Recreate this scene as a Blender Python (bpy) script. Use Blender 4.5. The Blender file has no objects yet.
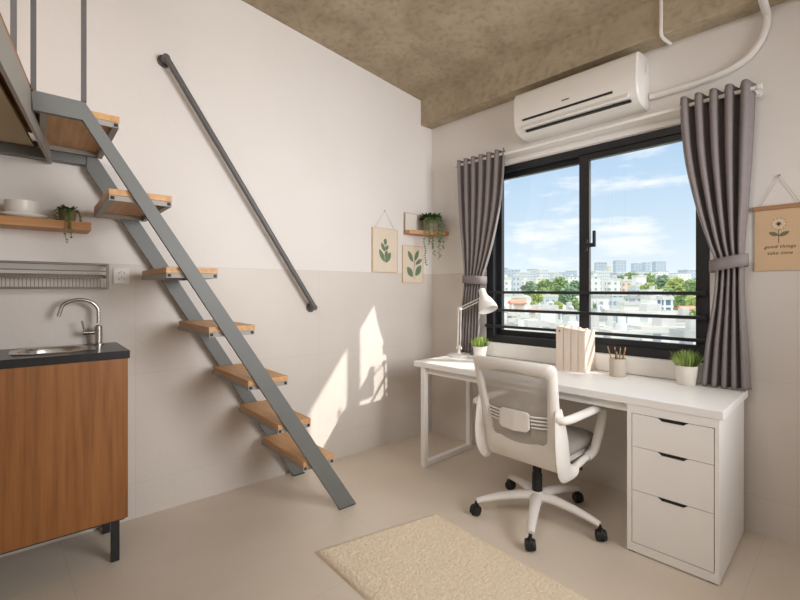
import bpy, bmesh, math, random
from mathutils import Vector, Matrix, noise
random.seed(7)
PI = math.pi
scn = bpy.context.scene
COL = scn.collection

# ------------------------------------------------------------------ camera
FPX = 436.0
CAM = Vector((2.600, -2.873, 1.25))
FW = Vector((-0.7234, 0.6904, 0)).normalized()
RT = Vector((FW.y, -FW.x, 0))
cd = bpy.data.cameras.new('camera'); cam = bpy.data.objects.new('camera', cd); COL.objects.link(cam)
cam.location = CAM
cam.rotation_euler = FW.to_track_quat('-Z', 'Y').to_euler()
cd.sensor_width = 36; cd.lens = FPX / 800 * 36
cd.shift_y = -10 / 800
cd.clip_start = 0.02; cd.clip_end = 5000
scn.camera = cam

# ------------------------------------------------------------------ light
EXPOSURE = 0.3
SUN_DIR = Vector((-1, -0.64, -0.86))
SUN_E = 3.8
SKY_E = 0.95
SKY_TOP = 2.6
SIDE_E = 26.0
ROOM_E = 30.0
scn.view_settings.view_transform = 'Standard'
scn.view_settings.look = 'None'
scn.view_settings.exposure = EXPOSURE
scn.view_settings.gamma = 1
scn.view_settings.use_curve_mapping = False

def s2l(c):
    return c / 12.92 if c <= 0.04045 else ((c + 0.055) / 1.055) ** 2.4
def rgb(r, g, b):
    return (s2l(r / 255), s2l(g / 255), s2l(b / 255), 1)

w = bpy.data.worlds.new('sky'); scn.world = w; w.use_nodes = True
nt = w.node_tree; nt.nodes.clear()
out = nt.nodes.new('ShaderNodeOutputWorld'); bg = nt.nodes.new('ShaderNodeBackground')
tc = nt.nodes.new('ShaderNodeTexCoord'); sep = nt.nodes.new('ShaderNodeSeparateXYZ')
nt.links.new(tc.outputs['Generated'], sep.inputs[0])
cr = nt.nodes.new('ShaderNodeValToRGB')
e = cr.color_ramp.elements
e[0].position = 0.0; e[0].color = rgb(236, 244, 253)
e[1].position = 0.42; e[1].color = rgb(150, 190, 232)
m2 = e.new(0.62); m2.color = rgb(246, 244, 240)
m1 = e.new(0.14); m1.color = rgb(206, 225, 243)
nt.links.new(sep.outputs['Z'], cr.inputs[0])
mp = nt.nodes.new('ShaderNodeMapping'); mp.inputs['Scale'].default_value = (2.2, 2.2, 9.0)
mp.inputs['Location'].default_value = (0.35, 0.2, 0.1)
nt.links.new(tc.outputs['Generated'], mp.inputs[0])
nz = nt.nodes.new('ShaderNodeTexNoise'); nz.inputs['Scale'].default_value = 2.4; nz.inputs['Detail'].default_value = 7; nz.inputs['Roughness'].default_value = 0.58
nt.links.new(mp.outputs[0], nz.inputs['Vector'])
cl = nt.nodes.new('ShaderNodeValToRGB'); cl.color_ramp.elements[0].position = 0.52; cl.color_ramp.elements[1].position = 0.66
nt.links.new(nz.outputs['Fac'], cl.inputs[0])
mx = nt.nodes.new('ShaderNodeMixRGB'); mx.inputs['Color2'].default_value = rgb(250, 251, 254)
mlt = nt.nodes.new('ShaderNodeMath'); mlt.operation = 'MULTIPLY'; mlt.inputs[1].default_value = 0.9
nt.links.new(cl.outputs['Color'], mlt.inputs[0]); nt.links.new(mlt.outputs[0], mx.inputs['Fac'])
nt.links.new(cr.outputs['Color'], mx.inputs['Color1'])
nt.links.new(mx.outputs[0], bg.inputs['Color'])
# unseen upper sky boosted above the horizon band to brighten the room
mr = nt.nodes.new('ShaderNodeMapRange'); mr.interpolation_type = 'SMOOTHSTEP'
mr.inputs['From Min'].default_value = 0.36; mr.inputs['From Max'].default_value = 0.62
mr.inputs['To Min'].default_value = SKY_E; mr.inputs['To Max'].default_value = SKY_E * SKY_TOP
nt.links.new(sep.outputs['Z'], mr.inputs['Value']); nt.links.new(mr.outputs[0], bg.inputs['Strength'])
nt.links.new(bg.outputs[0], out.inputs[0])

sd = bpy.data.lights.new('sun', 'SUN'); so = bpy.data.objects.new('sun', sd); COL.objects.link(so)
sd.energy = SUN_E; sd.angle = math.radians(0.9); sd.color = (1, 0.95, 0.88)
so.rotation_euler = SUN_DIR.to_track_quat('-Z', 'Y').to_euler(); so.location = (10, 8, 12)

def area(name, loc, dirv, sx, sy, energy, color):
    l = bpy.data.lights.new(name, 'AREA'); l.shape = 'RECTANGLE'; l.size = sx; l.size_y = sy
    l.energy = energy; l.color = color
    o = bpy.data.objects.new(name, l); COL.objects.link(o); o.location = loc
    o.rotation_euler = Vector(dirv).to_track_quat('-Z', 'Y').to_euler()
    return o
# added fill light by the right-hand wall; there is no window there
sl = area('side_fill_light', (3.60, -1.15, 1.75), (-1, -0.12, -0.04), 1.4, 1.3, SIDE_E, (0.97, 0.985, 1.0)); sl.data.spread = math.radians(105)
# unseen fill light added near the ceiling at the back of the room
area('rear_fill_light', (2.1, -3.75, 3.05), (-0.12, 0.35, -1), 1.3, 1.0, ROOM_E, (1.0, 0.965, 0.925))

# ------------------------------------------------------------------ materials
MATS = {}
def mat(name, col, rough=0.6, metal=0.0, var=0.0, vscale=8.0, bump=0.0, bscale=60.0, col2=None, stretch=(1, 1, 1), spec=0.5, detail=6, sss=0):
    if name in MATS: return MATS[name]
    m = bpy.data.materials.new(name); m.use_nodes = True; MATS[name] = m
    n = m.node_tree; b = n.nodes['Principled BSDF']
    b.inputs['Roughness'].default_value = rough; b.inputs['Metallic'].default_value = metal
    b.inputs['Specular IOR Level'].default_value = spec
    tc = n.nodes.new('ShaderNodeTexCoord'); mp = n.nodes.new('ShaderNodeMapping')
    mp.inputs['Scale'].default_value = stretch
    n.links.new(tc.outputs['Object'], mp.inputs[0])
    nz = n.nodes.new('ShaderNodeTexNoise'); nz.inputs['Scale'].default_value = vscale; nz.inputs['Detail'].default_value = detail
    n.links.new(mp.outputs[0], nz.inputs['Vector'])
    c2 = col2 or tuple(max(0, c * (1 - var)) for c in col[:3]) + (1,)
    r = n.nodes.new('ShaderNodeValToRGB'); r.color_ramp.elements[0].position = 0.3; r.color_ramp.elements[1].position = 0.7
    r.color_ramp.elements[0].color = c2; r.color_ramp.elements[1].color = col
    n.links.new(nz.outputs['Fac'], r.inputs[0]); n.links.new(r.outputs[0], b.inputs['Base Color'])
    if bump:
        n2 = n.nodes.new('ShaderNodeTexNoise'); n2.inputs['Scale'].default_value = bscale; n2.inputs['Detail'].default_value = 4
        n.links.new(mp.outputs[0], n2.inputs['Vector'])
        bp = n.nodes.new('ShaderNodeBump'); bp.inputs['Strength'].default_value = bump; bp.inputs['Distance'].default_value = 0.01
        n.links.new(n2.outputs['Fac'], bp.inputs['Height']); n.links.new(bp.outputs[0], b.inputs['Normal'])
    return m

def math_node(n, op, a, b=None):
    k = n.nodes.new('ShaderNodeMath'); k.operation = op
    for i, v in enumerate((a, b)):
        if v is None: continue
        if isinstance(v, (int, float)): k.inputs[i].default_value = v
        else: n.links.new(v, k.inputs[i])
    return k.outputs[0]

def wall_mat(name, upper, lower, grout):
    """plaster above 1.39 m, pale large tiles below it"""
    m = bpy.data.materials.new(name); m.use_nodes = True; n = m.node_tree; b = n.nodes['Principled BSDF']
    tc = n.nodes.new('ShaderNodeTexCoord'); sp = n.nodes.new('ShaderNodeSeparateXYZ'); n.links.new(tc.outputs['Object'], sp.inputs[0])
    z = sp.outputs['Z']
    low = math_node(n, 'LESS_THAN', z, 1.39)
    along = math_node(n, 'ADD', sp.outputs['X'], sp.outputs['Y'])
    gz = math_node(n, 'PINGPONG', math_node(n, 'ADD', z, -1.39 + 1.2), 0.3)
    gh = math_node(n, 'PINGPONG', along, 0.6)
    g = math_node(n, 'MAXIMUM', math_node(n, 'LESS_THAN', gz, 0.0022), math_node(n, 'LESS_THAN', gh, 0.0022))
    nz = n.nodes.new('ShaderNodeTexNoise'); nz.inputs['Scale'].default_value = 2.2; nz.inputs['Detail'].default_value = 8; n.links.new(tc.outputs['Object'], nz.inputs['Vector'])
    def var(c, k):
        r = n.nodes.new('ShaderNodeValToRGB'); r.color_ramp.elements[0].position = 0.3; r.color_ramp.elements[1].position = 0.7
        r.color_ramp.elements[0].color = tuple(x * k for x in c[:3]) + (1,); r.color_ramp.elements[1].color = c
        n.links.new(nz.outputs['Fac'], r.inputs[0]); return r.outputs[0]
    def mixc(f, a, c):
        k = n.nodes.new('ShaderNodeMixRGB'); n.links.new(f, k.inputs[0])
        for i, v in ((1, a), (2, c)):
            if isinstance(v, tuple): k.inputs[i].default_value = v
            else: n.links.new(v, k.inputs[i])
        return k.outputs[0]
    tile = mixc(math_node(n, 'MULTIPLY', g, 0.35), var(lower, 0.95), grout)
    n.links.new(mixc(low, var(upper, 0.965), tile), b.inputs['Base Color'])
    rr = math_node(n, 'SUBTRACT', 0.85, math_node(n, 'MULTIPLY', low, 0.35)); n.links.new(rr, b.inputs['Roughness'])
    n2 = n.nodes.new('ShaderNodeTexNoise'); n2.inputs['Scale'].default_value = 35; n.links.new(tc.outputs['Object'], n2.inputs['Vector'])
    bp = n.nodes.new('ShaderNodeBump'); bp.inputs['Strength'].default_value = 0.08; bp.inputs['Distance'].default_value = 0.01
    n.links.new(n2.outputs['Fac'], bp.inputs['Height']); n.links.new(bp.outputs[0], b.inputs['Normal'])
    return m

def floor_mat():
    m = bpy.data.materials.new('floor tile'); m.use_nodes = True; n = m.node_tree; b = n.nodes['Principled BSDF']
    tc = n.nodes.new('ShaderNodeTexCoord'); sp = n.nodes.new('ShaderNodeSeparateXYZ'); n.links.new(tc.outputs['Object'], sp.inputs[0])
    gx = math_node(n, 'PINGPONG', math_node(n, 'ADD', sp.outputs['X'], 0.12), 0.6); gy = math_node(n, 'PINGPONG', math_node(n, 'ADD', sp.outputs['Y'], 0.2), 0.6)
    g = math_node(n, 'MAXIMUM', math_node(n, 'LESS_THAN', gx, 0.002), math_node(n, 'LESS_THAN', gy, 0.002))
    nz = n.nodes.new('ShaderNodeTexNoise'); nz.inputs['Scale'].default_value = 1.6; nz.inputs['Detail'].default_value = 9; n.links.new(tc.outputs['Object'], nz.inputs['Vector'])
    r = n.nodes.new('ShaderNodeValToRGB'); r.color_ramp.elements[0].position = 0.3; r.color_ramp.elements[1].position = 0.72
    r.color_ramp.elements[0].color = rgb(214, 201, 184); r.color_ramp.elements[1].color = rgb(226, 213, 197)
    n.links.new(nz.outputs['Fac'], r.inputs[0])
    k = n.nodes.new('ShaderNodeMixRGB'); n.links.new(math_node(n, 'MULTIPLY', g, 0.3), k.inputs[0]); n.links.new(r.outputs[0], k.inputs[1]); k.inputs[2].default_value = rgb(188, 172, 154)
    n.links.new(k.outputs[0], b.inputs['Base Color']); b.inputs['Roughness'].default_value = 0.42; b.inputs['Specular IOR Level'].default_value = 0.4
    return m

def concrete_mat():
    m = bpy.data.materials.new('bare concrete'); m.use_nodes = True; n = m.node_tree; b = n.nodes['Principled BSDF']
    tc = n.nodes.new('ShaderNodeTexCoord')
    nz = n.nodes.new('ShaderNodeTexNoise'); nz.inputs['Scale'].default_value = 3.0; nz.inputs['Detail'].default_value = 10; nz.inputs['Roughness'].default_value = 0.65
    n.links.new(tc.outputs['Object'], nz.inputs['Vector'])
    r = n.nodes.new('ShaderNodeValToRGB'); el = r.color_ramp.elements
    el[0].position = 0.32; el[0].color = rgb(156, 141, 119); el[1].position = 0.7; el[1].color = rgb(192, 177, 153)
    k = el.new(0.5); k.color = rgb(175, 159, 134)
    n.links.new(nz.outputs['Fac'], r.inputs[0])
    v = n.nodes.new('ShaderNodeTexNoise'); v.inputs['Scale'].default_value = 26; v.inputs['Detail'].default_value = 5; n.links.new(tc.outputs['Object'], v.inputs['Vector'])
    vr = n.nodes.new('ShaderNodeValToRGB'); vr.color_ramp.elements[0].position = 0.35; vr.color_ramp.elements[0].color = (0.72, 0.72, 0.72, 1); vr.color_ramp.elements[1].position = 0.5
    n.links.new(v.outputs['Fac'], vr.inputs[0])
    mm = n.nodes.new('ShaderNodeMixRGB'); mm.blend_type = 'MULTIPLY'; mm.inputs[0].default_value = 0.6
    n.links.new(r.outputs[0], mm.inputs[1]); n.links.new(vr.outputs[0], mm.inputs[2]); n.links.new(mm.outputs[0], b.inputs['Base Color'])
    b.inputs['Roughness'].default_value = 0.85
    bp = n.nodes.new('ShaderNodeBump'); bp.inputs['Strength'].default_value = 0.25; bp.inputs['Distance'].default_value = 0.01
    n.links.new(v.outputs['Fac'], bp.inputs['Height']); n.links.new(bp.outputs[0], b.inputs['Normal'])
    return m

def see_through(name, col, alpha, rough=0.7):
    m = bpy.data.materials.new(name); m.use_nodes = True; n = m.node_tree; b = n.nodes['Principled BSDF']
    b.inputs['Base Color'].default_value = col; b.inputs['Roughness'].default_value = rough
    t = n.nodes.new('ShaderNodeBsdfTransparent'); mx = n.nodes.new('ShaderNodeMixShader'); mx.inputs[0].default_value = alpha
    o = n.nodes['Material Output']; n.links.new(t.outputs[0], mx.inputs[1]); n.links.new(b.outputs[0], mx.inputs[2]); n.links.new(mx.outputs[0], o.inputs[0])
    MATS[name] = m; return m

def glass_mat():
    m = bpy.data.materials.new('window glass'); m.use_nodes = True; n = m.node_tree; n.nodes.remove(n.nodes['Principled BSDF'])
    t = n.nodes.new('ShaderNodeBsdfTransparent'); t.inputs[0].default_value = (0.97, 0.985, 0.98, 1)
    g = n.nodes.new('ShaderNodeBsdfGlossy'); g.inputs['Roughness'].default_value = 0.02
    mx = n.nodes.new('ShaderNodeMixShader'); mx.inputs[0].default_value = 0.025; n.links.new(t.outputs[0], mx.inputs[1]); n.links.new(g.outputs[0], mx.inputs[2])
    n.links.new(mx.outputs[0], n.nodes['Material Output'].inputs[0]); return m

def facade_mat(name, wall, glass, px=3.0, pz=3.1, fx=0.45, fz=0.5):
    m = bpy.data.materials.new(name); m.use_nodes = True; n = m.node_tree; b = n.nodes['Principled BSDF']
    tc = n.nodes.new('ShaderNodeTexCoord'); sp = n.nodes.new('ShaderNodeSeparateXYZ'); n.links.new(tc.outputs['Object'], sp.inputs[0])
    gm = n.nodes.new('ShaderNodeSeparateXYZ'); n.links.new(tc.outputs['Normal'], gm.inputs[0])
    a = math_node(n, 'ADD', sp.outputs['X'], sp.outputs['Y'])
    ix = math_node(n, 'LESS_THAN', math_node(n, 'FRACT', math_node(n, 'DIVIDE', a, px)), fx)
    iz = math_node(n, 'LESS_THAN', math_node(n, 'FRACT', math_node(n, 'DIVIDE', sp.outputs['Z'], pz)), fz)
    up = math_node(n, 'LESS_THAN', math_node(n, 'ABSOLUTE', gm.outputs['Z']), 0.5)
    k = n.nodes.new('ShaderNodeMixRGB'); n.links.new(math_node(n, 'MULTIPLY', math_node(n, 'MULTIPLY', ix, iz), up), k.inputs[0])
    k.inputs[1].default_value = wall; k.inputs[2].default_value = glass
    n.links.new(k.outputs[0], b.inputs['Base Color']); b.inputs['Roughness'].default_value = 0.7; MATS[name] = m
    return m

M_WALL = wall_mat('plaster and tile', rgb(231, 225, 220), rgb(217, 208, 200), rgb(196, 183, 171))
M_FLOOR = floor_mat(); M_CONC = concrete_mat(); M_GLASS = glass_mat()
M_WHITE = mat('white lacquer', rgb(246, 243, 240), 0.38, var=0.02)
M_WPLAS = mat('white plastic', rgb(234, 229, 223), 0.42, var=0.02)
M_TRIM = mat('white paint', rgb(238, 234, 229), 0.5, var=0.02)
M_BLACK = mat('black powder coat', rgb(33, 34, 37), 0.45, var=0.15)
M_RUBBER = mat('black rubber', rgb(24, 24, 25), 0.55, var=0.2)
M_STEEL = mat('grey painted steel', rgb(113, 114, 112), 0.5, var=0.06, vscale=5)
M_STEELB = mat('pale grey steel', rgb(160, 155, 149), 0.5, var=0.06, vscale=5)
M_RAIL = mat('dark grey handrail paint', rgb(98, 96, 96), 0.42, var=0.08)
M_TREAD = mat('light oak plank', rgb(214, 168, 116), 0.5, vscale=3.2, col2=rgb(190, 140, 88), stretch=(1.2, 14, 14), bump=0.05, bscale=20)
M_SHELF = mat('honey wood', rgb(202, 150, 96), 0.5, vscale=3.0, col2=rgb(176, 122, 70), stretch=(10, 1.2, 14), bump=0.05, bscale=20)
M_CAB = mat('walnut laminate', rgb(164, 108, 58), 0.45, vscale=3.4, col2=rgb(132, 82, 40), stretch=(13, 13, 0.7), bump=0.03, bscale=14)
M_RACK = mat('dull steel wire', rgb(134, 125, 115), 0.5, metal=0.55, var=0.08)
M_STONE = mat('black counter', rgb(40, 40, 42), 0.28, var=0.3, vscale=60)
M_INOX = mat('brushed steel', rgb(196, 192, 186), 0.24, metal=1.0, var=0.08)
M_CURT = mat('grey curtain cloth', rgb(140, 131, 130), 0.9, var=0.08, vscale=40, bump=0.15, bscale=260, spec=0.15)
M_MESH = see_through('grey chair netting', rgb(186, 181, 175), 0.82)
M_SEAT = mat('grey seat cloth', rgb(160, 152, 144), 0.9, var=0.08, vscale=60, bump=0.2, bscale=300, spec=0.2)
M_RUG = mat('beige pile', rgb(246, 232, 210), 0.95, vscale=110, col2=rgb(230, 210, 182), bump=0.45, bscale=170, spec=0.1)
M_CERAM = mat('white ceramic', rgb(232, 225, 216), 0.35, var=0.03)
M_POTG = mat('grey clay', rgb(150, 143, 126), 0.7, var=0.12)
M_POTO = mat('olive clay', rgb(140, 128, 92), 0.7, var=0.12)
M_GRASS = mat('bright grass', rgb(182, 202, 110), 0.55, vscale=30, col2=rgb(132, 164, 70))
M_GRASD = mat('deep grass', rgb(168, 188, 104), 0.55, vscale=30, col2=rgb(118, 146, 68))
M_LEAF = mat('dark leaf', rgb(82, 106, 56), 0.5, vscale=30, col2=rgb(50, 74, 36))
M_VINE = mat('trailing leaf', rgb(132, 152, 90), 0.5, vscale=30, col2=rgb(88, 112, 56))
M_SOIL = mat('soil', rgb(62, 48, 36), 0.95, var=0.3, vscale=80)
M_PAPER = mat('cream paper', rgb(228, 212, 192), 0.85, var=0.04, vscale=12)
M_KRAFT = mat('tan kraft paper', rgb(214, 182, 146), 0.85, var=0.05, vscale=14)
M_EDGE = mat('pale wood strip', rgb(218, 192, 162), 0.6, var=0.1, vscale=20)
M_EDGED = mat('brown wood rod', rgb(172, 128, 92), 0.6, var=0.12, vscale=20)
M_INKG = mat('green print', rgb(112, 134, 106), 0.9, var=0.1, vscale=30)
M_INKGR = mat('grey green print', rgb(116, 122, 92), 0.9, var=0.1, vscale=30)
M_INK = mat('dark print', rgb(72, 60, 48), 0.9, var=0.1)
M_STRING = mat('string', rgb(176, 158, 138), 0.9, var=0.1)
M_BOOK = mat('whitewashed book cloth', rgb(230, 216, 202), 0.8, vscale=5, col2=rgb(212, 194, 178), stretch=(6, 6, 1))
M_PAGE = mat('book pages', rgb(238, 230, 218), 0.9, vscale=4, col2=rgb(222, 210, 196), stretch=(40, 2, 1))
M_CUP = mat('speckled cup', rgb(206, 194, 180), 0.75, var=0.12, vscale=140)
M_PENC = mat('pencil wood', rgb(178, 128, 88), 0.6, var=0.1)
M_PENCD = mat('dark pencil', rgb(110, 74, 54), 0.6, var=0.1)
M_DECK = mat('loft deck wood', rgb(186, 120, 58), 0.5, vscale=3, col2=rgb(150, 90, 38), stretch=(1.2, 12, 12))
M_UNDER = mat('loft soffit board', rgb(196, 180, 150), 0.8, var=0.06, vscale=3)
M_DARK = mat('dark slot', rgb(28, 27, 28), 0.6, var=0.1)
M_LOGO = mat('grey mark', rgb(96, 94, 94), 0.6, var=0.05)
M_LGREY = mat('light grey plastic', rgb(205, 201, 196), 0.45, var=0.02)

# ------------------------------------------------------------------ helpers
def tag(o, label=None, cat=None, group=None, kind=None):
    if label: o['label'] = label
    if cat: o['category'] = cat
    if group: o['group'] = group
    if kind: o['kind'] = kind
    return o
def thing(name, label, cat, loc=(0, 0, 0), rz=0.0, group=None, kind=None):
    o = bpy.data.objects.new(name, None); COL.objects.link(o); o.empty_display_size = 0.05
    o.location = loc; o.rotation_euler = (0, 0, rz)
    return tag(o, label, cat, group, kind)

def catmull(pts, n=8):
    P = [Vector(p) for p in pts]; P = [P[0] * 2 - P[1]] + P + [P[-1] * 2 - P[-2]]; o = []
    for i in range(1, len(P) - 2):
        for k in range(n):
            t = k / n; a, b, c, d = P[i - 1:i + 3]
            o.append(0.5 * ((2 * b) + (-a + c) * t + (2 * a - 5 * b + 4 * c - d) * t * t + (-a + 3 * b - 3 * c + d) * t ** 3))
    o.append(P[-2]); return o

class MB:
    def __init__(s): s.bm = bmesh.new()
    def box(s, x0, x1, y0, y1, z0, z1, bev=0.0, M=None):
        r = bmesh.ops.create_cube(s.bm, size=1)
        mt = Matrix.Translation(((x0 + x1) / 2, (y0 + y1) / 2, (z0 + z1) / 2)) @ Matrix.Diagonal((x1 - x0, y1 - y0, z1 - z0, 1))
        bmesh.ops.transform(s.bm, matrix=mt, verts=r['verts'])
        vs = r['verts']
        if bev:
            ed = list({e for v in vs for e in v.link_edges})
            rb = bmesh.ops.bevel(s.bm, geom=ed, offset=bev, segments=2, affect='EDGES', profile=0.6)
            vs = list({v for f in rb['faces'] for v in f.verts} | {v for v in vs if v.is_valid})
        if M is not None: bmesh.ops.transform(s.bm, matrix=M, verts=vs)
        return s
    def prism(s, poly, axis, a, b):
        """poly of 2D points extruded along an axis from a to b"""
        def mk(p, t):
            return {'x': (t, p[0], p[1]), 'y': (p[0], t, p[1]), 'z': (p[0], p[1], t)}[axis]
        A = [s.bm.verts.new(mk(p, a)) for p in poly]; B = [s.bm.verts.new(mk(p, b)) for p in poly]
        n = len(poly); s.bm.faces.new(A); s.bm.faces.new(B[::-1])
        for i in range(n): s.bm.faces.new((A[i], B[i], B[(i + 1) % n], A[(i + 1) % n]))
        return s
    def poly3(s, pts, thick):
        P = [Vector(p) for p in pts]; nrm = (P[1] - P[0]).cross(P[2] - P[0]).normalized() * thick
        A = [s.bm.verts.new(p) for p in P]; B = [s.bm.verts.new(p + nrm) for p in P]; n = len(P)
        s.bm.faces.new(A[::-1]); s.bm.faces.new(B)
        for i in range(n): s.bm.faces.new((A[i], A[(i + 1) % n], B[(i + 1) % n], B[i]))
        return s
    def tube(s, pts, r, seg=10, ry=None, cap=True, up=None, square=False, closed=False):
        P = [Vector(p) for p in pts]; n = len(P)
        R = r if isinstance(r, (list, tuple)) else [r] * n
        RY = ry if isinstance(ry, (list, tuple)) else [ry if ry else None] * n
        rings = []; ref = Vector(up) if up else None
        for i, p in enumerate(P):
            if closed: t = (P[(i + 1) % n] - P[i - 1]).normalized()
            else: t = (P[min(i + 1, n - 1)] - P[max(i - 1, 0)]).normalized()
            if ref is None:
                ref = Vector((0, 0, 1)) if abs(t.z) < 0.9 else Vector((1, 0, 0))
            u = (ref - t * ref.dot(t)).normalized(); v = t.cross(u)
            if not up: ref = u
            rx = R[i]; rr = RY[i] if RY[i] else rx; ring = []
            for k in range(seg):
                if square:
                    a = PI / 4 + k * 2 * PI / seg; cx, sx = math.cos(a), math.sin(a); m = max(abs(cx), abs(sx)); cx /= m; sx /= m
                else:
                    a = k * 2 * PI / seg; cx, sx = math.cos(a), math.sin(a)
                ring.append(s.bm.verts.new(p + u * (cx * rx) + v * (sx * rr)))
            rings.append(ring)
        for i in range(n if closed else n - 1):
            a, b = rings[i], rings[(i + 1) % n]
            for k in range(seg): s.bm.faces.new((a[k], a[(k + 1) % seg], b[(k + 1) % seg], b[k]))
        if cap and not closed: s.bm.faces.new(rings[0][::-1]); s.bm.faces.new(rings[-1])
        return s
    def lathe(s, prof, c=(0, 0, 0), seg=28, M=None):
        rings = []; new = []
        for r, z in prof:
            if r < 1e-5: rings.append([s.bm.verts.new((c[0], c[1], c[2] + z))])
            else: rings.append([s.bm.verts.new((c[0] + r * math.cos(2 * PI * k / seg), c[1] + r * math.sin(2 * PI * k / seg), c[2] + z)) for k in range(seg)])
            new += rings[-1]
        for a, b in zip(rings, rings[1:]):
            for k in range(seg):
                j = (k + 1) % seg
                if len(a) == 1 and len(b) == 1: continue
                if len(a) == 1: s.bm.faces.new((a[0], b[j], b[k]))
                elif len(b) == 1: s.bm.faces.new((a[k], a[j], b[0]))
                else: s.bm.faces.new((a[k], a[j], b[j], b[k]))
        if M is not None: bmesh.ops.transform(s.bm, matrix=M, verts=new)
        return s
    def ball(s, c, r, sub=2, sc=(1, 1, 1), jit=0.0, sc_n=1.0):
        q = bmesh.ops.create_icosphere(s.bm, subdivisions=sub, radius=1)
        for v in q['verts']:
            k = 1 + (jit * noise.noise(v.co * sc_n + Vector(c) * 3.1) if jit else 0)
            if jit and sub >= 4: k += .30 * noise.noise(v.co * 9 + Vector(c)) + .22 * noise.noise(v.co * 21 + Vector(c))
            v.co = Vector(c) + Vector((v.co.x * r * sc[0] * k, v.co.y * r * sc[1] * k, v.co.z * r * sc[2] * k))
        return s
    def leaf(s, base, d, length, width, up=(0, 0, 1), curl=0.15):
        b = Vector(base); d = Vector(d).normalized(); u = Vector(up); sd = d.cross(u)
        if sd.length < 1e-3: sd = Vector((1, 0, 0))
        sd.normalize(); nn = sd.cross(d)
        prof = [(0, .05), (.25, .8), (.5, 1), (.75, .7), (1, .02)]; row = []
        for t, ww in prof:
            c = b + d * (length * t) - nn * (curl * length * t * t)
            row.append((s.bm.verts.new(c - sd * width * ww / 2), s.bm.verts.new(c + nn * 0.08 * width * ww * -1), s.bm.verts.new(c + sd * width * ww / 2)))
        for a, c in zip(row, row[1:]):
            s.bm.faces.new((a[0], a[1], c[1], c[0])); s.bm.faces.new((a[1], a[2], c[2], c[1]))
        return s
    def build(s, name, m, parent=None, smooth=False, angle=40):
        me = bpy.data.meshes.new(name); bmesh.ops.recalc_face_normals(s.bm, faces=s.bm.faces); s.bm.to_mesh(me); s.bm.free()
        me.materials.append(m)
        if smooth:
            for p in me.polygons: p.use_smooth = True
            try: me.set_sharp_from_angle(angle=math.radians(angle))
            except Exception: pass
        o = bpy.data.objects.new(name, me); COL.objects.link(o)
        if parent: o.parent = parent
        return o

def solid(o, t, off=0):
    k = o.modifiers.new('thick', 'SOLIDIFY'); k.thickness = t; k.offset = off; return o
def subd(o, n=1):
    k = o.modifiers.new('sub', 'SUBSURF'); k.levels = n; k.render_levels = n; return o

# wall frame of the left wall: local x = out of the wall, local y = along it towards the corner
ANG = math.atan2(512, 436) - math.atan2(0.7234, 0.6904)
WD = Vector((math.sin(ANG), math.cos(ANG), 0)); WN = Vector((math.cos(ANG), -math.sin(ANG), 0)); RZL = -ANG
def W(s, off, z): return WD * s + WN * off + Vector((0, 0, z))
def at(px, d, z): return Vector((0, 0, z)) + Vector((CAM.x, CAM.y, 0)) + FW * d + RT * ((px - 400) / FPX * d)

# ------------------------------------------------------------------ room shell
def struct(o): o['kind'] = 'structure'; return o
XR = 3.7; YB = -5.0
CZ = lambda y: 2.872 + 0.128 * (-y)
b = MB(); b.box(-0.6, XR + 0.1, YB - 0.1, 0.3, -0.1, 0.0); struct(b.build('floor', M_FLOOR))
b = MB()
vs = [(-0.8, 0.2), (XR + 0.1, 0.2), (XR + 0.1, YB - 0.1), (-0.8, YB - 0.1)]
A = [b.bm.verts.new((x, y, CZ(y))) for x, y in vs]; B = [b.bm.verts.new((x, y, CZ(y) + 0.15)) for x, y in vs]
b.bm.faces.new(A); b.bm.faces.new(B[::-1])
for i in range(4): b.bm.faces.new((A[i], B[i], B[(i + 1) % 4], A[(i + 1) % 4]))
struct(b.build('ceiling', M_CONC))
b = MB()
p0 = W(0.2, 0, 0); p1 = W(-5.3, 0, 0); q = -WN * 0.15
for zz in (0,):
    pts = [p0, p1, p1 + q, p0 + q]
    A = [b.bm.verts.new((p.x, p.y, 0)) for p in pts]; B = [b.bm.verts.new((p.x, p.y, 3.65)) for p in pts]
    b.bm.faces.new(A); b.bm.faces.new(B[::-1])
    for i in range(4): b.bm.faces.new((A[i], B[i], B[(i + 1) % 4], A[(i + 1) % 4]))
struct(b.build('wall_left', M_WALL))
# window wall with the opening
WX0, WX1, WZ0, WZ1 = 0.575, 2.045, 0.845, 2.195
b = MB(); D = 0.14
b.box(-0.05, WX0, 0, D, 0, 3.0); b.box(WX1, XR, 0, D, 0, 3.0); b.box(WX0, WX1, 0, D, 0, WZ0); b.box(WX0, WX1, 0, D, WZ1, 3.0)
struct(b.build('wall_window', M_WALL))
b = MB(); b.box(XR, XR + 0.1, YB, 0.14, 0, 3.6); struct(b.build('wall_right', M_WALL))
b = MB(); b.box(-0.8, XR, YB - 0.1, YB, 0, 3.7); struct(b.build('wall_back', M_WALL))
b = MB(); b.box(-0.02, XR, -0.135, -0.0005, 2.675, 2.98, bev=0.006); tag(struct(b.build('ceiling_beam', M_CONC)), 'bare concrete beam running along the ceiling above the window')
b = MB(); b.box(0.53, 2.09, -0.018, 0.0, WZ1 + 0.004, WZ1 + 0.045, bev=0.003); struct(b.build('trim_1', M_TRIM))
b = MB(); b.box(0.52, 2.09, -0.042, 0.0, 0.741, WZ0 - 0.001, bev=0.004); struct(b.build('trim_2', M_TRIM))

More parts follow.
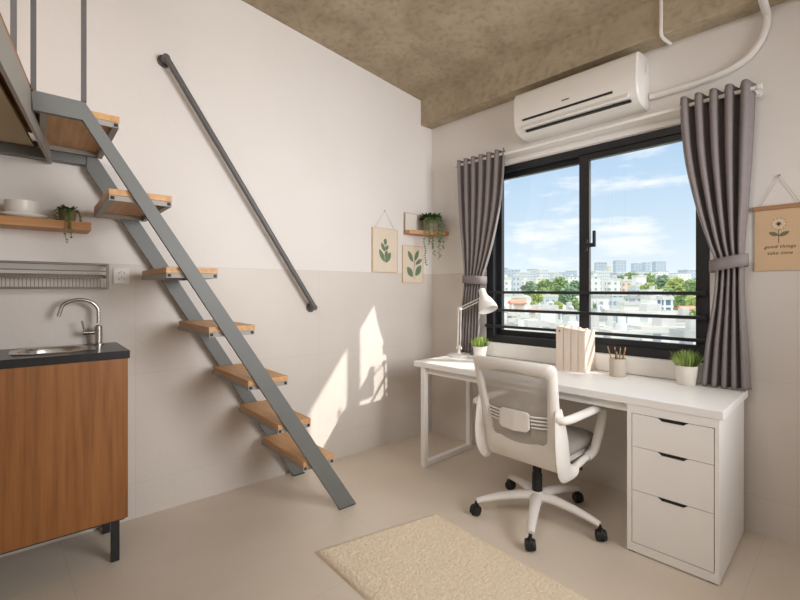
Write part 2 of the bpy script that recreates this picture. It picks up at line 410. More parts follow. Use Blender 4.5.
# window
win = thing('window_1', 'wide black sliding window with three guard bars', 'window', (0, 0, 0)); win['kind'] = 'structure'
b = MB(); t = 0.045; y0, y1 = 0.005, 0.10
b.box(WX0, WX0 + t + .02, y0, y1, WZ0, WZ1); b.box(WX1 - t, WX1, y0, y1, WZ0, WZ1)
b.box(WX0 + t + .02, WX1 - t, y0, y1, WZ0, WZ0 + 0.055); b.box(WX0 + t + .02, WX1 - t, y0, y1, WZ1 - t, WZ1)
b.build('window_frame', M_BLACK, win)
def sash(x0, x1, y, lx, rx):
    b = MB(); z0, z1 = WZ0 + 0.055, WZ1 - t; h = 0.04; a, c = y, y + 0.035
    b.box(x0, x0 + lx, a, c, z0, z1); b.box(x1 - rx, x1, a, c, z0, z1)
    b.box(x0 + lx, x1 - rx, a, c, z0, z0 + h); b.box(x0 + lx, x1 - rx, a, c, z1 - h, z1)
    f = b.build('sash', M_BLACK, win)
    b = MB(); b.box(x0 + lx - 0.004, x1 - rx + 0.004, y + 0.014, y + 0.020, z0 + h - .004, z1 - h + .004); b.build('pane', M_GLASS, f)
    return f
sash(WX0 + t + 0.02, 1.360, 0.058, 0.042, 0.05)
fr = sash(1.313, WX1 - t, 0.018, 0.062, 0.024)
b = MB(); b.box(1.376, 1.381, 0.020, 0.034, WZ0 + .1, WZ1 - .1); tag(b.build('seal_strip', M_LOGO, win), 'grey seal strip')
b = MB(); b.box(1.352, 1.374, -0.004, 0.017, 1.505, 1.585, bev=0.003); b.box(1.358, 1.432, -0.020, -0.002, 1.530, 1.556, bev=0.003); b.box(1.417, 1.435, -0.024, -0.006, 1.53, 1.635, bev=0.004)
b.build('handle', M_BLACK, win)
for z in (1.232, 1.097, 0.972):
    b = MB(); b.box(0.585, 2.035, -0.030, -0.010, z - 0.010, z + 0.010, bev=0.003); b.box(0.59, 0.612, -0.012, 0.010, z - .016, z + .016); b.box(2.008, 2.03, -0.012, 0.010, z - .016, z + .016)
    b.build('guard_bar', M_BLACK, win)

# ------------------------------------------------------------------ loft and stairs (left-wall frame)
loft = thing('loft_platform', 'raised loft platform with grey steel edge beams at upper left', 'loft', (0, 0, 0), RZL)
def bl(o): return -2.632 - 0.127 * o      # the edge beam's face, slightly out of square with the wall
ZT, ZB = 1.988, 1.868
def skewbox(b, o0, o1, d0, d1, z0, z1):
    pts = [(o0, bl(o0) - d0), (o1, bl(o1) - d0), (o1, bl(o1) - d1), (o0, bl(o0) - d1)]
    b.prism(pts, 'z', z0, z1)
b = MB(); skewbox(b, 0.02, 2.15, 0.0, 0.012, ZB, ZT); skewbox(b, 0.02, 2.15, 0.012, 0.06, ZT - 0.012, ZT)
b.build('edge_beam', M_STEELB, loft)
b = MB(); b.box(0.005, 0.06, -4.4, -2.50, 1.882, 1.957); b.build('wall_beam', M_STEEL, loft)
b = MB(); skewbox(b, 0.07, 2.15, 0.062, 1.75, ZT - 0.06, ZT - 0.045); b.build('soffit', M_UNDER, loft)
b = MB(); skewbox(b, 0.07, 2.15, 0.004, 1.75, ZT + 0.001, ZT + 0.024); b.build('deck', M_DECK, loft)

st = thing('staircase', 'steep open staircase with grey steel stringers and seven wooden treads', 'stairs', (0, 0, 0), RZL)
TO0, TO1 = 0.09, 0.628
SO = 0.630
def stringer(o0, o1, top, name):
    # outline in (s, z): floor foot, up the slope, kink to the level run that meets the loft beam
    up = [(-1.262, 0.0), (-2.553, 1.988)] if top else [(-1.322, 0.0), (-2.470, 1.925)]
    lo = [(-1.372, 0.0), (-2.560, 1.907)] if top else [(-1.360, 0.0), (-2.515, 1.882)]
    if top:
        poly = [up[0], up[1], (-2.71, 1.990), (-2.71, 1.917), (-2.560, 1.917), lo[0]]
    else:
        poly = [(-1.288, 0.0), (-2.474, 1.957), (-2.498, 1.957), (-2.498, 1.858), (-1.364, 0.0)]
    b = MB(); b.prism(poly, 'x', o0, o1)
    return b.build(name, M_STEEL, st)
stringer(SO, SO + 0.022, True, 'stringer')
stringer(0.045, 0.067, False, 'stringer')
b = MB(); b.box(SO - .002, SO + 0.024, -1.374, -1.275, 0.0, 0.004); b.build('foot_plate', M_RUBBER, st)
b = MB(); b.box(0.040, 0.072, -1.368, -1.285, 0, 0.004); b.build('foot_plate', M_RUBBER, st)
TR = [(-1.592, -1.400, 0.318), (-1.738, -1.547, 0.550), (-1.894, -1.682, 0.799), (-2.080, -1.860, 1.076), (-2.260, -2.038, 1.352), (-2.472, -2.236, 1.667), (-2.690, -2.434, 1.968)]
for s0, s1, z in TR:
    b = MB(); b.box(TO0, TO1, s0, s1, z - 0.026, z, bev=0.002)
    tr = b.build('tread', M_TREAD, st)
    b = MB(); g = 0.022
    for a in (s0 + .002, s1 - g - .002):
        b.box(0.067, TO1 - 0.002, a, a + g, z - 0.026 - g, z - 0.0265)
    b.box(TO1 - 0.012, TO1 - 0.002, s0 + g, s1 - g, z - 0.026 - g, z - 0.0265)
    b.box(TO0, TO0 + .01, s0 + g, s1 - g, z - 0.026 - g, z - 0.0265)
    b.build('tread_frame', M_STEELB, tr)
    for a in (s0 + .006, s1 - g + .002):
        b = MB(); b.box(TO1 - 0.004, TO1 - 0.001, a, a + g - .008, z - 0.026 - g + .004, z - 0.030); b.build('tube_end', M_DARK, tr)
ral = thing('loft_railing', 'upright grey railing posts rising from the loft edge', 'railing', W(-2.56, 0.641, 1.99), RZL)
inv = lambda s, o, z: (o - 0.641, s + 2.56, z - 1.99)
for s_, o_ in ((-2.556, 0.641), (-2.708, 0.641), (bl(0.775) - 0.03, 0.775)):
    b = MB(); b.tube([inv(s_, o_, 1.991), inv(s_, o_, 2.92)], 0.0085, seg=4, square=True); b.build('baluster', M_RAIL, ral)
b = MB(); b.tube([inv(-2.54, .641, 2.93), inv(-2.72, .641, 2.93), inv(bl(2.1) - .03, 2.1, 2.93)], 0.018, seg=8); b.build('top_rail', M_RAIL, ral)
b = MB(); b.tube([inv(bl(2.1) - .03, 2.1, ZT + .03), inv(bl(2.1) - .03, 2.1, 2.93)], 0.0125, seg=4, square=True); b.build('baluster', M_RAIL, ral)

hr = thing('wall_handrail', 'dark grey round handrail slanting down the left wall', 'handrail', W(-1.68, 0, 1.85), RZL)
h2 = lambda s, o, z: (o, s + 1.68, z - 1.85)
b = MB(); ha, hb = (-2.137, 2.548), (-1.205, 1.128)
b.tube([h2(ha[0], 0.06, ha[1]), h2(hb[0], 0.06, hb[1])], 0.017, seg=14); b.build('rail', M_RAIL, hr, True)
for s_, z_ in (ha, hb):
    b = MB(); b.tube([h2(s_, 0.0, z_), h2(s_, 0.010, z_)], 0.034, seg=20); b.tube([h2(s_, 0.010, z_), h2(s_, 0.066, z_)], 0.020, seg=16); b.build('wall_bracket', M_RAIL, hr, True)

# ------------------------------------------------------------------ kitchen (left-wall frame)
cab = thing('kitchen_cabinet', 'brown walnut kitchen base cabinet on short black legs', 'cabinet', (0, 0, 0), RZL)
CE = -2.372; CF = 0.40; CS = -3.55
b = MB(); b.box(0.006, CF - 0.002, CS, CS + .018, 0.206, 0.933); b.box(0.006, CF - 0.002, CE - .018, CE, 0.206, 0.933); b.box(0.006, .012, CS + .018, CE - .018, 0.206, 0.933); b.box(0.012, CF - .002, CS + .018, CE - .018, 0.206, 0.224); b.build('body', M_CAB, cab)
for i in range(2):
    s1 = CE - .001 - i * 0.59; b = MB(); b.box(CF - 0.001, CF + 0.018, s1 - 0.585, s1, 0.204, 0.936, bev=0.002); b.build('door', M_CAB, cab)
b = MB(); b.box(0.03, CF - 0.01, CS, CE - 0.01, 0.188, 0.206); b.build('base_rail', M_BLACK, cab)
for o_ in (0.06, CF - 0.035):
    for s_ in (CE - 0.045, CS + .05):
        b = MB(); b.box(o_ - 0.016, o_ + 0.016, s_ - 0.016, s_ + 0.016, 0.0, 0.188); b.build('leg', M_BLACK, cab)
ct = thing('worktop', 'black kitchen worktop with a sink cut out on the walnut cabinet', 'worktop', (0, 0, 0), RZL)
b = MB(); z0, z1 = 0.937, 0.972; SX0, SX1, SY0, SY1 = 0.075, 0.325, -2.775, -2.490; ce = CE + 0.006
b.box(0.003, SX0, CS, ce, z0, z1); b.box(SX1, CF + 0.022, CS, ce, z0, z1); b.box(SX0, SX1, CS, SY0, z0, z1); b.box(SX0, SX1, SY1, ce, z0, z1)
b.build('slab', M_STONE, ct)
sk = thing('kitchen_sink', 'stainless steel oval sink set into the black worktop', 'sink', (0, 0, 0), RZL)
def rr(cx, cy, hx, hy, r, z, n=6):
    o = []
    for qx, qy, a0 in ((1, 1, 0), (-1, 1, 90), (-1, -1, 180), (1, -1, 270)):
        for k in range(n + 1):
            a = math.radians(a0 + 90 * k / n); o.append((cx + qx * (hx - r) + r * math.cos(a), cy + qy * (hy - r) + r * math.sin(a), z))
    return o
b = MB(); cx, cy = (SX0 + SX1) / 2, (SY0 + SY1) / 2; hx, hy = (SX1 - SX0) / 2, (SY1 - SY0) / 2
loops = [rr(cx, cy, hx + .014, hy + .014, .11, z1 + .001), rr(cx, cy, hx + .012, hy + .012, .11, z1 + .005), rr(cx, cy, hx - .014, hy - .014, .10, z1 + .004), rr(cx, cy, hx - .020, hy - .020, .095, z1 - .01), rr(cx, cy, hx - .03, hy - .03, .08, z1 - .13), rr(cx, cy, hx - .06, hy - .06, .05, z1 - .15)]
L = [[b.bm.verts.new(p) for p in l] for l in loops]
for a, c in zip(L, L[1:]):
    for k in range(len(a)): j = (k + 1) % len(a); b.bm.faces.new((a[k], a[j], c[j], c[k]))
b.bm.faces.new(L[-1]); bo = b.build('basin', M_INOX, sk, True, 50)
b = MB(); b.lathe([(0.0, .003), (.03, .003), (.035, .0)], (cx, cy, z1 - .149)); b.build('drain', M_INOX, sk, True)
fa = thing('faucet', 'brushed steel gooseneck faucet beside the sink', 'faucet', W(-2.452, 0.085, z1), RZL)
b = MB(); b.lathe([(0, 0), (.026, 0), (.026, .008), (.017, .012), (.017, .095), (.011, .10), (0, .10)]); b.build('base', M_INOX, fa, True)
b = MB(); path = [(0, 0, .11), (0, 0, .168)]
for k in range(1, 11):
    a = PI * k / 12; path.append((0, -0.078 + 0.078 * math.cos(a), .168 + 0.062 * math.sin(a)))
path.append((0, -0.160, .150))
b.tube(catmull(path, 3), 0.0085, seg=12); b.build('spout', M_INOX, fa, True)
b = MB(); b.tube([(0, 0, .065), (0.0, -0.062, .065)], 0.011, seg=12); b.tube([(0, -0.055, .065), (0, -0.068, .125)], 0.005, seg=8); b.build('lever', M_INOX, fa, True)

rk = thing('dish_rack', 'wall-mounted steel wire dish rack above the sink', 'rack', W(-2.85, 0, 1.26), RZL)
for s_ in (0.435, -0.435):
    b = MB(); b.tube([(0.004, s_, 0.118), (0.10, s_, 0.118), (0.10, s_, 0.0), (0.004, s_, 0.0)], 0.006, seg=4, square=True, up=(0, 1, 0)); b.build('end_frame', M_RACK, rk)
for o_, z_, r_ in ((.006, .118, .005), (.10, .118, .0055), (.10, .085, .003), (.006, 0, .004), (.10, 0, .0055), (.05, .06, .003), (.07, .055, .003), (.10, .05, .003), (.035, .066, .003)):
    b = MB(); b.tube([(o_, -.435, z_), (o_, .435, z_)], r_, seg=6); b.build('long_wire', M_RACK, rk)
for k in range(60):
    b = MB(); y = -.42 + k * 0.84 / 59; b.tube([(.02, y, .07), (.06, y, .058), (.1, y, .05), (.1, y, .0)], 0.0013, seg=4); b.build('cross_wire', M_RACK, rk)
b = MB(); b.box(.002, .011, -.43, .43, .09, .126, bev=.002); b.build('back_rail', M_LGREY, rk)
ol = thing('wall_outlet', 'small white double power outlet on the tiled wall under the stairs', 'outlet', W(-2.342, 0, 1.325), RZL)
b = MB(); b.box(0, .009, -.037, .037, -.043, .043, bev=.003); b.build('plate', M_WPLAS, ol)
for z_ in (.016, -.016):
    for y_ in (-.012, .0, .012): b = MB(); b.tube([(.0085, y_, z_ + (.006 if y_ == 0 else 0)), (.0095, y_, z_ + (.006 if y_ == 0 else 0))], .0028, seg=8); b.build('socket_hole', M_DARK, ol)

sh = thing('wall_shelf', 'long honey wood shelf on the left wall above the sink', 'shelf', W(-2.49, 0, 1.538), RZL)
b = MB(); b.box(0.003, 0.18, -0.95, 0.0, 0.0, 0.039, bev=.002); b.build('board', M_SHELF, sh)
ZS = 1.578
pl = thing('plate', 'flat white plate under a bowl on the honey wood shelf', 'plate', W(-2.745, 0.110, ZS), RZL)
b = MB(); b.lathe([(0, .002), (.06, .0), (.066, .003), (.094, .012), (.095, .016), (.066, .009), (0, .008)]); b.build('dish', M_CERAM, pl, True, 60)
bw = thing('bowl', 'white straight-sided bowl standing on a plate on the wooden shelf', 'bowl', W(-2.745, 0.110, ZS + .0098), RZL)
b = MB(); b.lathe([(0, 0), (.044, 0), (.055, .008), (.060, .030), (.062, .068), (.059, .068), (.056, .030), (.05, .013), (0, .008)]); b.build('body', M_CERAM, bw, True, 60)

def pot(name, label, cat, loc, prof, soil_z, soil_r, m, rz=0, group=None):
    t_ = thing(name, label, cat, loc, rz, group)
    b = MB(); b.lathe(prof); b.build('pot', m, t_, True, 50)
    b = MB(); b.lathe([(0, soil_z), (soil_r, soil_z - .002)]); b.build('soil', M_SOIL, t_)
    return t_
p = pot('potted_plant', 'dark green trailing plant in an olive pot on the honey wood shelf', 'plant', W(-2.578, 0.10, ZS), [(0, 0), (.026, 0), (.030, .01), (.036, .052), (.036, .056), (.032, .056), (.031, .045), (0, .042)], .048, .031, M_POTO, RZL)
rnd = random.Random(3); b = MB()
for k in range(120):
    a = rnd.uniform(0, 2 * PI); el = rnd.uniform(0.05, 1.3); r0 = rnd.uniform(0, .030)
    b.leaf((r0 * math.cos(a), r0 * math.sin(a), .05 + rnd.uniform(0, .014)), (math.cos(a) * math.cos(el), math.sin(a) * math.cos(el), math.sin(el) * .9), rnd.uniform(.014, .026), rnd.uniform(.010, .016), curl=.3)
b.build('foliage', M_LEAF, p)
b = MB()
for (x0, y0, ln) in ((.07, -.012, .135), (.078, .006, .11), (.074, -.002, .09), (-.0, .044, .05), (.01, -.042, .04)):
    path = [(x0 * .4, y0 * .5, .056), (x0 * .75, y0 * .95, .058), (x0 * 1.12, y0 * 1.1, .035), (x0 * 1.18, y0 * 1.1, .035 - ln * .5), (x0 * 1.16, y0 * 1.1 + .004, .035 - ln)]
    cp = catmull(path, 5); b.tube(cp, .0012, seg=5)
    for i, q_ in enumerate(cp[3:]):
        a = rnd.uniform(0, 2 * PI); b.leaf(q_, (math.cos(a), math.sin(a), -.5), rnd.uniform(.012, .018), .011)
b.build('trailing_vine', M_VINE, p)

# ------------------------------------------------------------------ pictures on the left wall
def wall_leaf(b, y, z, ang, ln, wd, x):
    """flat printed leaf outline lying on the card"""
    n = 10; pts = []
    for k in range(n + 1):
        t_ = k / n; pts.append((t_ * ln, wd / 2 * math.sin(PI * t_) ** 0.8))
    for k in range(n - 1, 0, -1):
        t_ = k / n; pts.append((t_ * ln, -wd / 2 * math.sin(PI * t_) ** 0.8))
    c, s_ = math.cos(ang), math.sin(ang)
    P = [(x, y + c * u - s_ * v, z + s_ * u + c * v) for u, v in pts]
    A = [b.bm.verts.new(p) for p in P]; B = [b.bm.verts.new((p[0] + .0006, p[1], p[2])) for p in P]; n = len(P)
    b.bm.faces.new(B); b.bm.faces.new(A[::-1])
    for i in range(n): b.bm.faces.new((A[i], A[(i + 1) % n], B[(i + 1) % n], B[i]))
D2 = math.radians
a1 = thing('botanical_picture', 'botanical picture hung by a string from a nail, upright symmetrical leaf sprig', 'picture', W(-.5385, 0, 1.568), RZL)
b = MB(); b.box(.002, .014, -.1335, .1335, -.185, .185); b.build('card', M_PAPER, a1)
b = MB(); b.box(.001, .016, -.141, -.1335, -.19, .19); b.box(.001, .016, -.1335, .1335, .185, .19); b.box(.001, .016, -.1335, .1335, -.19, -.185); b.box(.001, .016, .1335, .139, -.19, .19); b.build('frame', M_EDGE, a1)
b = MB()
for (y, z, an, ln, wd) in ((.0, .045, 92, .06, .038), (-.005, -.01, 118, .085, .036), (.005, -.0, 62, .055, .03), (-.002, -.06, 70, .065, .034), (-.006, -.10, 120, .125, .044), (.006, -.105, 60, .105, .05)):
    wall_leaf(b, y, z, D2(an), ln, wd, .0141)
b.box(.0141, .0147, -.002, .002, -.105, .05); b.build('leaf_print', M_INKG, a1)
b = MB(); b.tube([(.01, -.11, .19), (.01, -.003, .343), (.01, .103, .19)], .0012, seg=5); b.build('hanging_string', M_STRING, a1)
b = MB(); b.tube([(.0, -.003, .343), (.016, -.003, .345)], .003, seg=8); b.build('nail', M_STRING, a1); a1.scale = (1, .92, .93)
a2 = thing('botanical_picture', 'unhung botanical card below the corner shelf, spray of five broad leaves', 'picture', W(-.235, 0, 1.468), RZL)
b = MB(); b.box(.002, .010, -.126, .126, -.157, .157); b.build('card', M_PAPER, a2)
b = MB(); b.box(.001, .013, -.132, -.126, -.16, .16); b.box(.001, .013, .126, .130, -.16, .16); b.box(.001, .013, -.126, .126, .157, .161); b.box(.001, .013, -.126, .126, -.161, -.157); b.build('frame', M_EDGE, a2)
b = MB()
for (y, z, an, ln, wd) in ((.0, .02, 124, .115, .045), (.02, .03, 62, .11, .042), (.03, -.0, 30, .1, .036), (-.005, -.11, 128, .11, .06), (.03, -.10, 52, .12, .06)):
    wall_leaf(b, y, z, D2(an), ln, wd, .0101)
b.tube([(.0104, .012, -.13), (.0104, .01, -.06), (.0104, .018, .035)], .0022, seg=4); b.build('leaf_print', M_INKG, a2); a2.scale = (1, .90, .98)

# corner shelf
cs = thing('corner_shelf', 'small brown wooden shelf across the room corner beside the curtain', 'shelf', (0, 0, 1.716))
b = MB(); pA = W(-.335, .002, 0); b.prism([(0.004, -.002), (pA.x, pA.y), (pA.x + .07, pA.y + .0), (0.13, -.20), (0.195, -.06), (0.195, -.002)], 'z', 0, .03); b.build('board', M_SHELF, cs)
ph = thing('photo_frame', 'thin-edged clear frame leaning on the corner shelf beside the plant', 'frame', W(-.268, .022, 1.747), RZL)
b = MB(); hw, hh, th = .068, .15, .005
for (y_0, y_1, z_0, z_1) in ((-hw, -hw + th, 0, hh), (hw - th, hw, 0, hh), (-hw + th, hw - th, 0, th), (-hw + th, hw - th, hh - th, hh)): b.box(-.004, .004, y_0, y_1, z_0, z_1)
b.build('rim', M_EDGE, ph)
b = MB(); b.box(-.0015, .0015, -hw + th, hw - th, th, hh - th); b.build('backing_card', M_CERAM, ph)
p = pot('hanging_plant', 'trailing green plant in a grey pot on the corner shelf', 'plant', (0.086, -.115, 1.747), [(0, 0), (.048, 0), (.052, .01), (.062, .085), (.062, .092), (.056, .092), (.055, .08), (0, .075)], .082, .055, M_POTG)
p.scale = (1.1, 1.1, 1.05)
rnd = random.Random(5); b = MB()
for k in range(340):
    a = rnd.uniform(0, 2 * PI); el = rnd.uniform(.0, 1.35); r0 = rnd.uniform(0, .072)
    b.leaf((r0 * math.cos(a), r0 * math.sin(a), .088 + rnd.uniform(0, .035)), (math.cos(a) * math.cos(el), math.sin(a) * math.cos(el), math.sin(el) * .8), rnd.uniform(.022, .046), rnd.uniform(.014, .024), curl=.3)
b.build('foliage', M_LEAF, p)
for (x0, y0, ln) in ((.03, -.075, .33), (.062, -.05, .25), (.075, -.02, .28), (.085, .0, .20), (.05, -.065, .17), (.09, -.03, .16)):
    b = MB(); k = 1.45
    path = [(x0 * .5, y0 * .5, .095), (x0 * .95, y0 * .95, .105), (x0 * k, y0 * k, .06), (x0 * k * 1.03, y0 * k * 1.03, .06 - ln * .5), (x0 * k * .98 + .012, y0 * k, .06 - ln)]
    cp = catmull(path, 9); b.tube(cp, .0014, seg=5)
    for i, q_ in enumerate(cp[8:]):
        a = rnd.uniform(0, 2 * PI); b.leaf(q_, (math.cos(a), math.sin(a), -.5), rnd.uniform(.018, .028), .019)
    b.build('trailing_vine', M_VINE, p)

# ------------------------------------------------------------------ air conditioner, pipes
ac = thing('air_conditioner', 'white wall-mounted air conditioner above the window', 'air conditioner', (0.945, 0, 0))
AL = 0.802
prof = [(-.001, 2.632), (-.150, 2.620), (-.185, 2.606), (-.203, 2.580), (-.208, 2.46), (-.206, 2.420), (-.196, 2.385), (-.176, 2.352), (-.145, 2.332), (-.10, 2.322), (-.001, 2.322)]
b = MB(); b.prism(prof, 'x', 0.012, AL - .012); b.build('casing', M_WPLAS, ac, True, 35)
cyc, czc = -.10, 2.475
for x0_, x1_ in ((0.0, .0115), (AL - .0115, AL)):
    b = MB(); A = []
    big = [(cyc + (y - cyc) * 1.005 if y < -.002 else y, czc + (z - czc) * 1.004) for y, z in prof]
    sm = [(cyc + (y - cyc) * .93 if y < -.002 else y, czc + (z - czc) * .93) for y, z in prof]
    inner, outer_ = (big, sm) if x0_ == 0 else (sm, big)
    # an end cap that narrows outwards
    xa, xb = (x0_, x1_)
    P0 = sm if x0_ == 0 else big; P1 = big if x0_ == 0 else sm
    va = [b.bm.verts.new((xa, y, z)) for y, z in P0]; vb = [b.bm.verts.new((xb, y, z)) for y, z in P1]
    b.bm.faces.new(va); b.bm.faces.new(vb[::-1])
    for i in range(len(va)): b.bm.faces.new((va[i], vb[i], vb[(i + 1) % len(va)], va[(i + 1) % len(va)]))
    b.build('end_cap', M_WPLAS, ac, True, 50)
b = MB(); b.box(0.075, 0.665, -.2085, -.196, 2.405, 2.417); b.build('outlet_slot', M_DARK, ac)
Mv = Matrix.Translation((0, -.190, 2.372)) @ Matrix.Rotation(math.radians(-32), 4, 'X')
b = MB(); b.box(0.075, 0.75, -.010, .004, -.024, .024, bev=.003, M=Mv); b.build('louvre', M_TRIM, ac)
b = MB(); b.box(0.085, 0.755, -.182, -.16, 2.336, 2.347); b.build('outlet_slot', M_DARK, ac)
b = MB()
for k in range(1): b.box(0.355 + k * .0105, 0.403, -.2092, -.2075, 2.453, 2.461)
b.build('logo', M_LOGO, ac)
b = MB(); b.box(AL - .001, AL + .0015, -.085, -.06, 2.52, 2.59, bev=.001); b.build('side_label', M_LGREY, ac)
pp = thing('pipe_conduit', 'white pipe cover curving from the air conditioner up to the ceiling', 'pipe', (1.75, 0, 2.4))
b = MB(); q_ = [(1.753, 2.392), (1.85, 2.392), (2.0, 2.396), (2.12, 2.412), (2.21, 2.452), (2.262, 2.515), (2.285, 2.585), (2.287, 2.640)]
b.tube([(x - 1.75, -.019, z - 2.4) for x, z in catmull([(x, z, 0) for x, z in q_], 5) for x, z in [(x, z)]] if False else [(v.x - 1.75, -.019, v.y - 2.4) for v in catmull([(x, z, 0) for x, z in q_], 5)], .0175, seg=12)
b.build('pipe', M_TRIM, pp, True)
b = MB(); b.tube([(2.287 - 1.75, -.019, 2.640 - 2.4), (2.287 - 1.75, -.156, 2.648 - 2.4), (2.287 - 1.75, -.156, 2.88 - 2.4)], .0175, seg=12); b.build('riser', M_TRIM, pp, True)
pc = thing('cable_tube', 'thin white cable tube running over the concrete beam', 'tube', (1.86, 0, 2.68))
b = MB(); b.tube(catmull([(0, -.012, -.012), (-.006, -.06, -.014), (-.012, -.125, -.014), (-.013, -.146, .01), (-.012, -.146, .1), (-.012, -.146, .205)], 5), .0095, seg=10); b.build('tube', M_TRIM, pc, True)

# ------------------------------------------------------------------ curtains
ro = thing('curtain_rod', 'white curtain rod spanning the window under the air conditioner', 'curtain rod', (0, -.1, 2.255))
b = MB(); b.tube([(.36, 0, 0), (2.262, 0, 0)], .0105, seg=14); b.build('rod', M_TRIM, ro, True)
for x in (.352, 2.27):
    b = MB(); b.tube([(x - .008, 0, 0), (x + .008, 0, 0)], .016, seg=14); b.build('finial', M_TRIM, ro, True)
for x in (.372, 2.246):
    b = MB(); b.tube([(x, 0, 0), (x, .1, 0)], .007, seg=8); b.tube([(x, .094, 0), (x, .0995, 0)], .02, seg=14); b.build('bracket', M_TRIM, ro, True)

def lerp_keys(keys, z):
    keys = sorted(keys)
    if z <= keys[0][0]: return keys[0][1]
    for (a, va), (c, vc) in zip(keys, keys[1:]):
        if z <= c:
            t_ = (z - a) / (c - a); return va + (vc - va) * t_
    return keys[-1][1]
def smooth_keys(keys, z):
    ks = sorted(keys)
    pts = catmull([(k[1], k[0], 0) for k in ks], 12)
    best = pts[0].x
    for p_, q_ in zip(pts, pts[1:]):
        if p_.y <= z <= q_.y + 1e-9:
            t_ = (z - p_.y) / max(1e-9, q_.y - p_.y); return p_.x + (q_.x - p_.x) * t_
    return pts[-1].x if z > pts[-1].y else best

def curtain(label, tlabel, lx, rx, amp, nf, ztop, zbot, ztie, tie, phase, seed, yc=-.1):
    t_ = thing('curtain', label, 'curtain', ((lx[-1][1] + rx[-1][1]) / 2, -.1, 0))
    X0 = t_.location.x; b = MB(); nu, nv = nf * 14, 70; grid = []; rn = random.Random(seed)
    jit = [rn.uniform(-.25, .25) for _ in range(nf * 2 + 4)]
    for j in range(nv + 1):
        z = zbot + (ztop - zbot) * j / nv; x0 = smooth_keys(lx, z); x1 = smooth_keys(rx, z); A = lerp_keys(amp, z); row = []
        for i in range(nu + 1):
            u = i / nu; k = u * nf; w_ = .5 + .5 * math.cos(2 * PI * k + phase)
            jj = jit[int(k)] * (1 - (k % 1)) + jit[int(k) + 1] * (k % 1)
            shape = 2 * (w_ ** .5) - 1
            y = yc - A * (shape + .35 * jj * (1 - j / nv))
            xx = x0 + (x1 - x0) * (u + .006 * math.sin(4 * PI * k))
            zz = z + (.006 * w_ if j == nv else 0)
            row.append(b.bm.verts.new((xx - X0, y + .1, zz)))
        grid.append(row)
    for j in range(nv):
        for i in range(nu): b.bm.faces.new((grid[j][i], grid[j][i + 1], grid[j + 1][i + 1], grid[j + 1][i]))
    solid(b.build('drape', M_CURT, t_, True, 80), .003)
    b = MB(); xa, xb, za, zb, hh = tie; ring = []
    n = 40; cx_ = (xa + xb) / 2; hw_ = (xb - xa) / 2
    for k in range(n):
        a = 2 * PI * k / n; ca, sa = math.cos(a), math.sin(a)
        x = cx_ + hw_ * (abs(ca) ** .8) * (1 if ca > 0 else -1); y = (yc + .1) + .062 * (abs(sa) ** .6) * (1 if sa > 0 else -1); z = za + (zb - za) * (x - xa) / (xb - xa)
        ring.append([b.bm.verts.new((x - X0, y, z - hh / 2)), b.bm.verts.new((x - X0, y - .003 * (sa < 0), z)), b.bm.verts.new((x - X0, y, z + hh / 2))])
    for k in range(n):
        a, c = ring[k], ring[(k + 1) % n]
        for m_ in (0, 1): b.bm.faces.new((a[m_], c[m_], c[m_ + 1], a[m_ + 1]))
    solid(b.build('tieback', M_CURT, t_, True, 60), .004, 1)
    return t_
curtain('grey curtain on the right of the window, tied back beside the flower banner', '',
        [(.748, 2.020), (.95, 2.040), (1.20, 2.075), (1.385, 2.085), (1.50, 2.050), (1.70, 1.995), (1.95, 1.945), (2.15, 1.925), (2.285, 1.918)],
        [(.748, 2.232), (.95, 2.222), (1.20, 2.208), (1.385, 2.205), (1.50, 2.208), (1.70, 2.222), (1.95, 2.236), (2.15, 2.244), (2.285, 2.248)],
        [(.748, .030), (1.2, .026), (1.385, .026), (1.6, .034), (2.285, .042)], 5, 2.290, .7485, 1.385, (2.068, 2.222, 1.372, 1.402, .062), PI * 1.0, 2)
curtain('grey curtain on the left of the window, tied back behind the desk lamp', '',
        [(.755, .395), (.95, .405), (1.15, .425), (1.33, .445), (1.50, .437), (1.80, .408), (2.05, .394), (2.27, .388)],
        [(.755, .575), (.95, .582), (1.15, .590), (1.33, .610), (1.45, .655), (1.62, .715), (1.85, .775), (2.05, .805), (2.27, .822)],
        [(.755, .024), (1.2, .022), (1.33, .022), (1.6, .028), (2.27, .036)], 6, 2.285, .755, 1.33, (.440, .625, 1.335, 1.325, .062), 0.0, 9, -.092)

# ------------------------------------------------------------------ banner on the window wall
bn = thing('wall_banner', 'tan paper flower banner hanging on the wall right of the curtain', 'banner', (2.335, -.001, 1.51))
b = MB(); b.box(-.098, .098, -.006, -.003, -.162, .155); b.build('sheet', M_KRAFT, bn)
b = MB(); b.box(-.106, .106, -.013, -.001, .143, .165, bev=.002); b.build('hanging_rod', M_EDGED, bn)
b = MB(); b.tube([(-.075, -.006, .165), (0, -.006, .312), (.075, -.006, .165)], .0011, seg=5); b.build('string', M_STRING, bn)
b = MB(); b.tube([(0, 0, .312), (0, -.014, .314)], .003, seg=8); b.build('nail', M_STRING, bn)
def petal(b, x, z, an, ln, wd, y=-.0062):
    n = 8; pts = [(k / n * ln, wd / 2 * math.sin(PI * k / n) ** .8) for k in range(n + 1)] + [(k / n * ln, -wd / 2 * math.sin(PI * k / n) ** .8) for k in range(n - 1, 0, -1)]
    c, s_ = math.cos(an), math.sin(an); P = [(x + c * u - s_ * v, y, z + s_ * u + c * v) for u, v in pts]
    A = [b.bm.verts.new(p) for p in P]; B = [b.bm.verts.new((p[0], p[1] - .0006, p[2])) for p in P]; n = len(P)
    b.bm.faces.new(A); b.bm.faces.new(B[::-1])
    for i in range(n): b.bm.faces.new((A[i], B[i], B[(i + 1) % n], A[(i + 1) % n]))
b = MB()
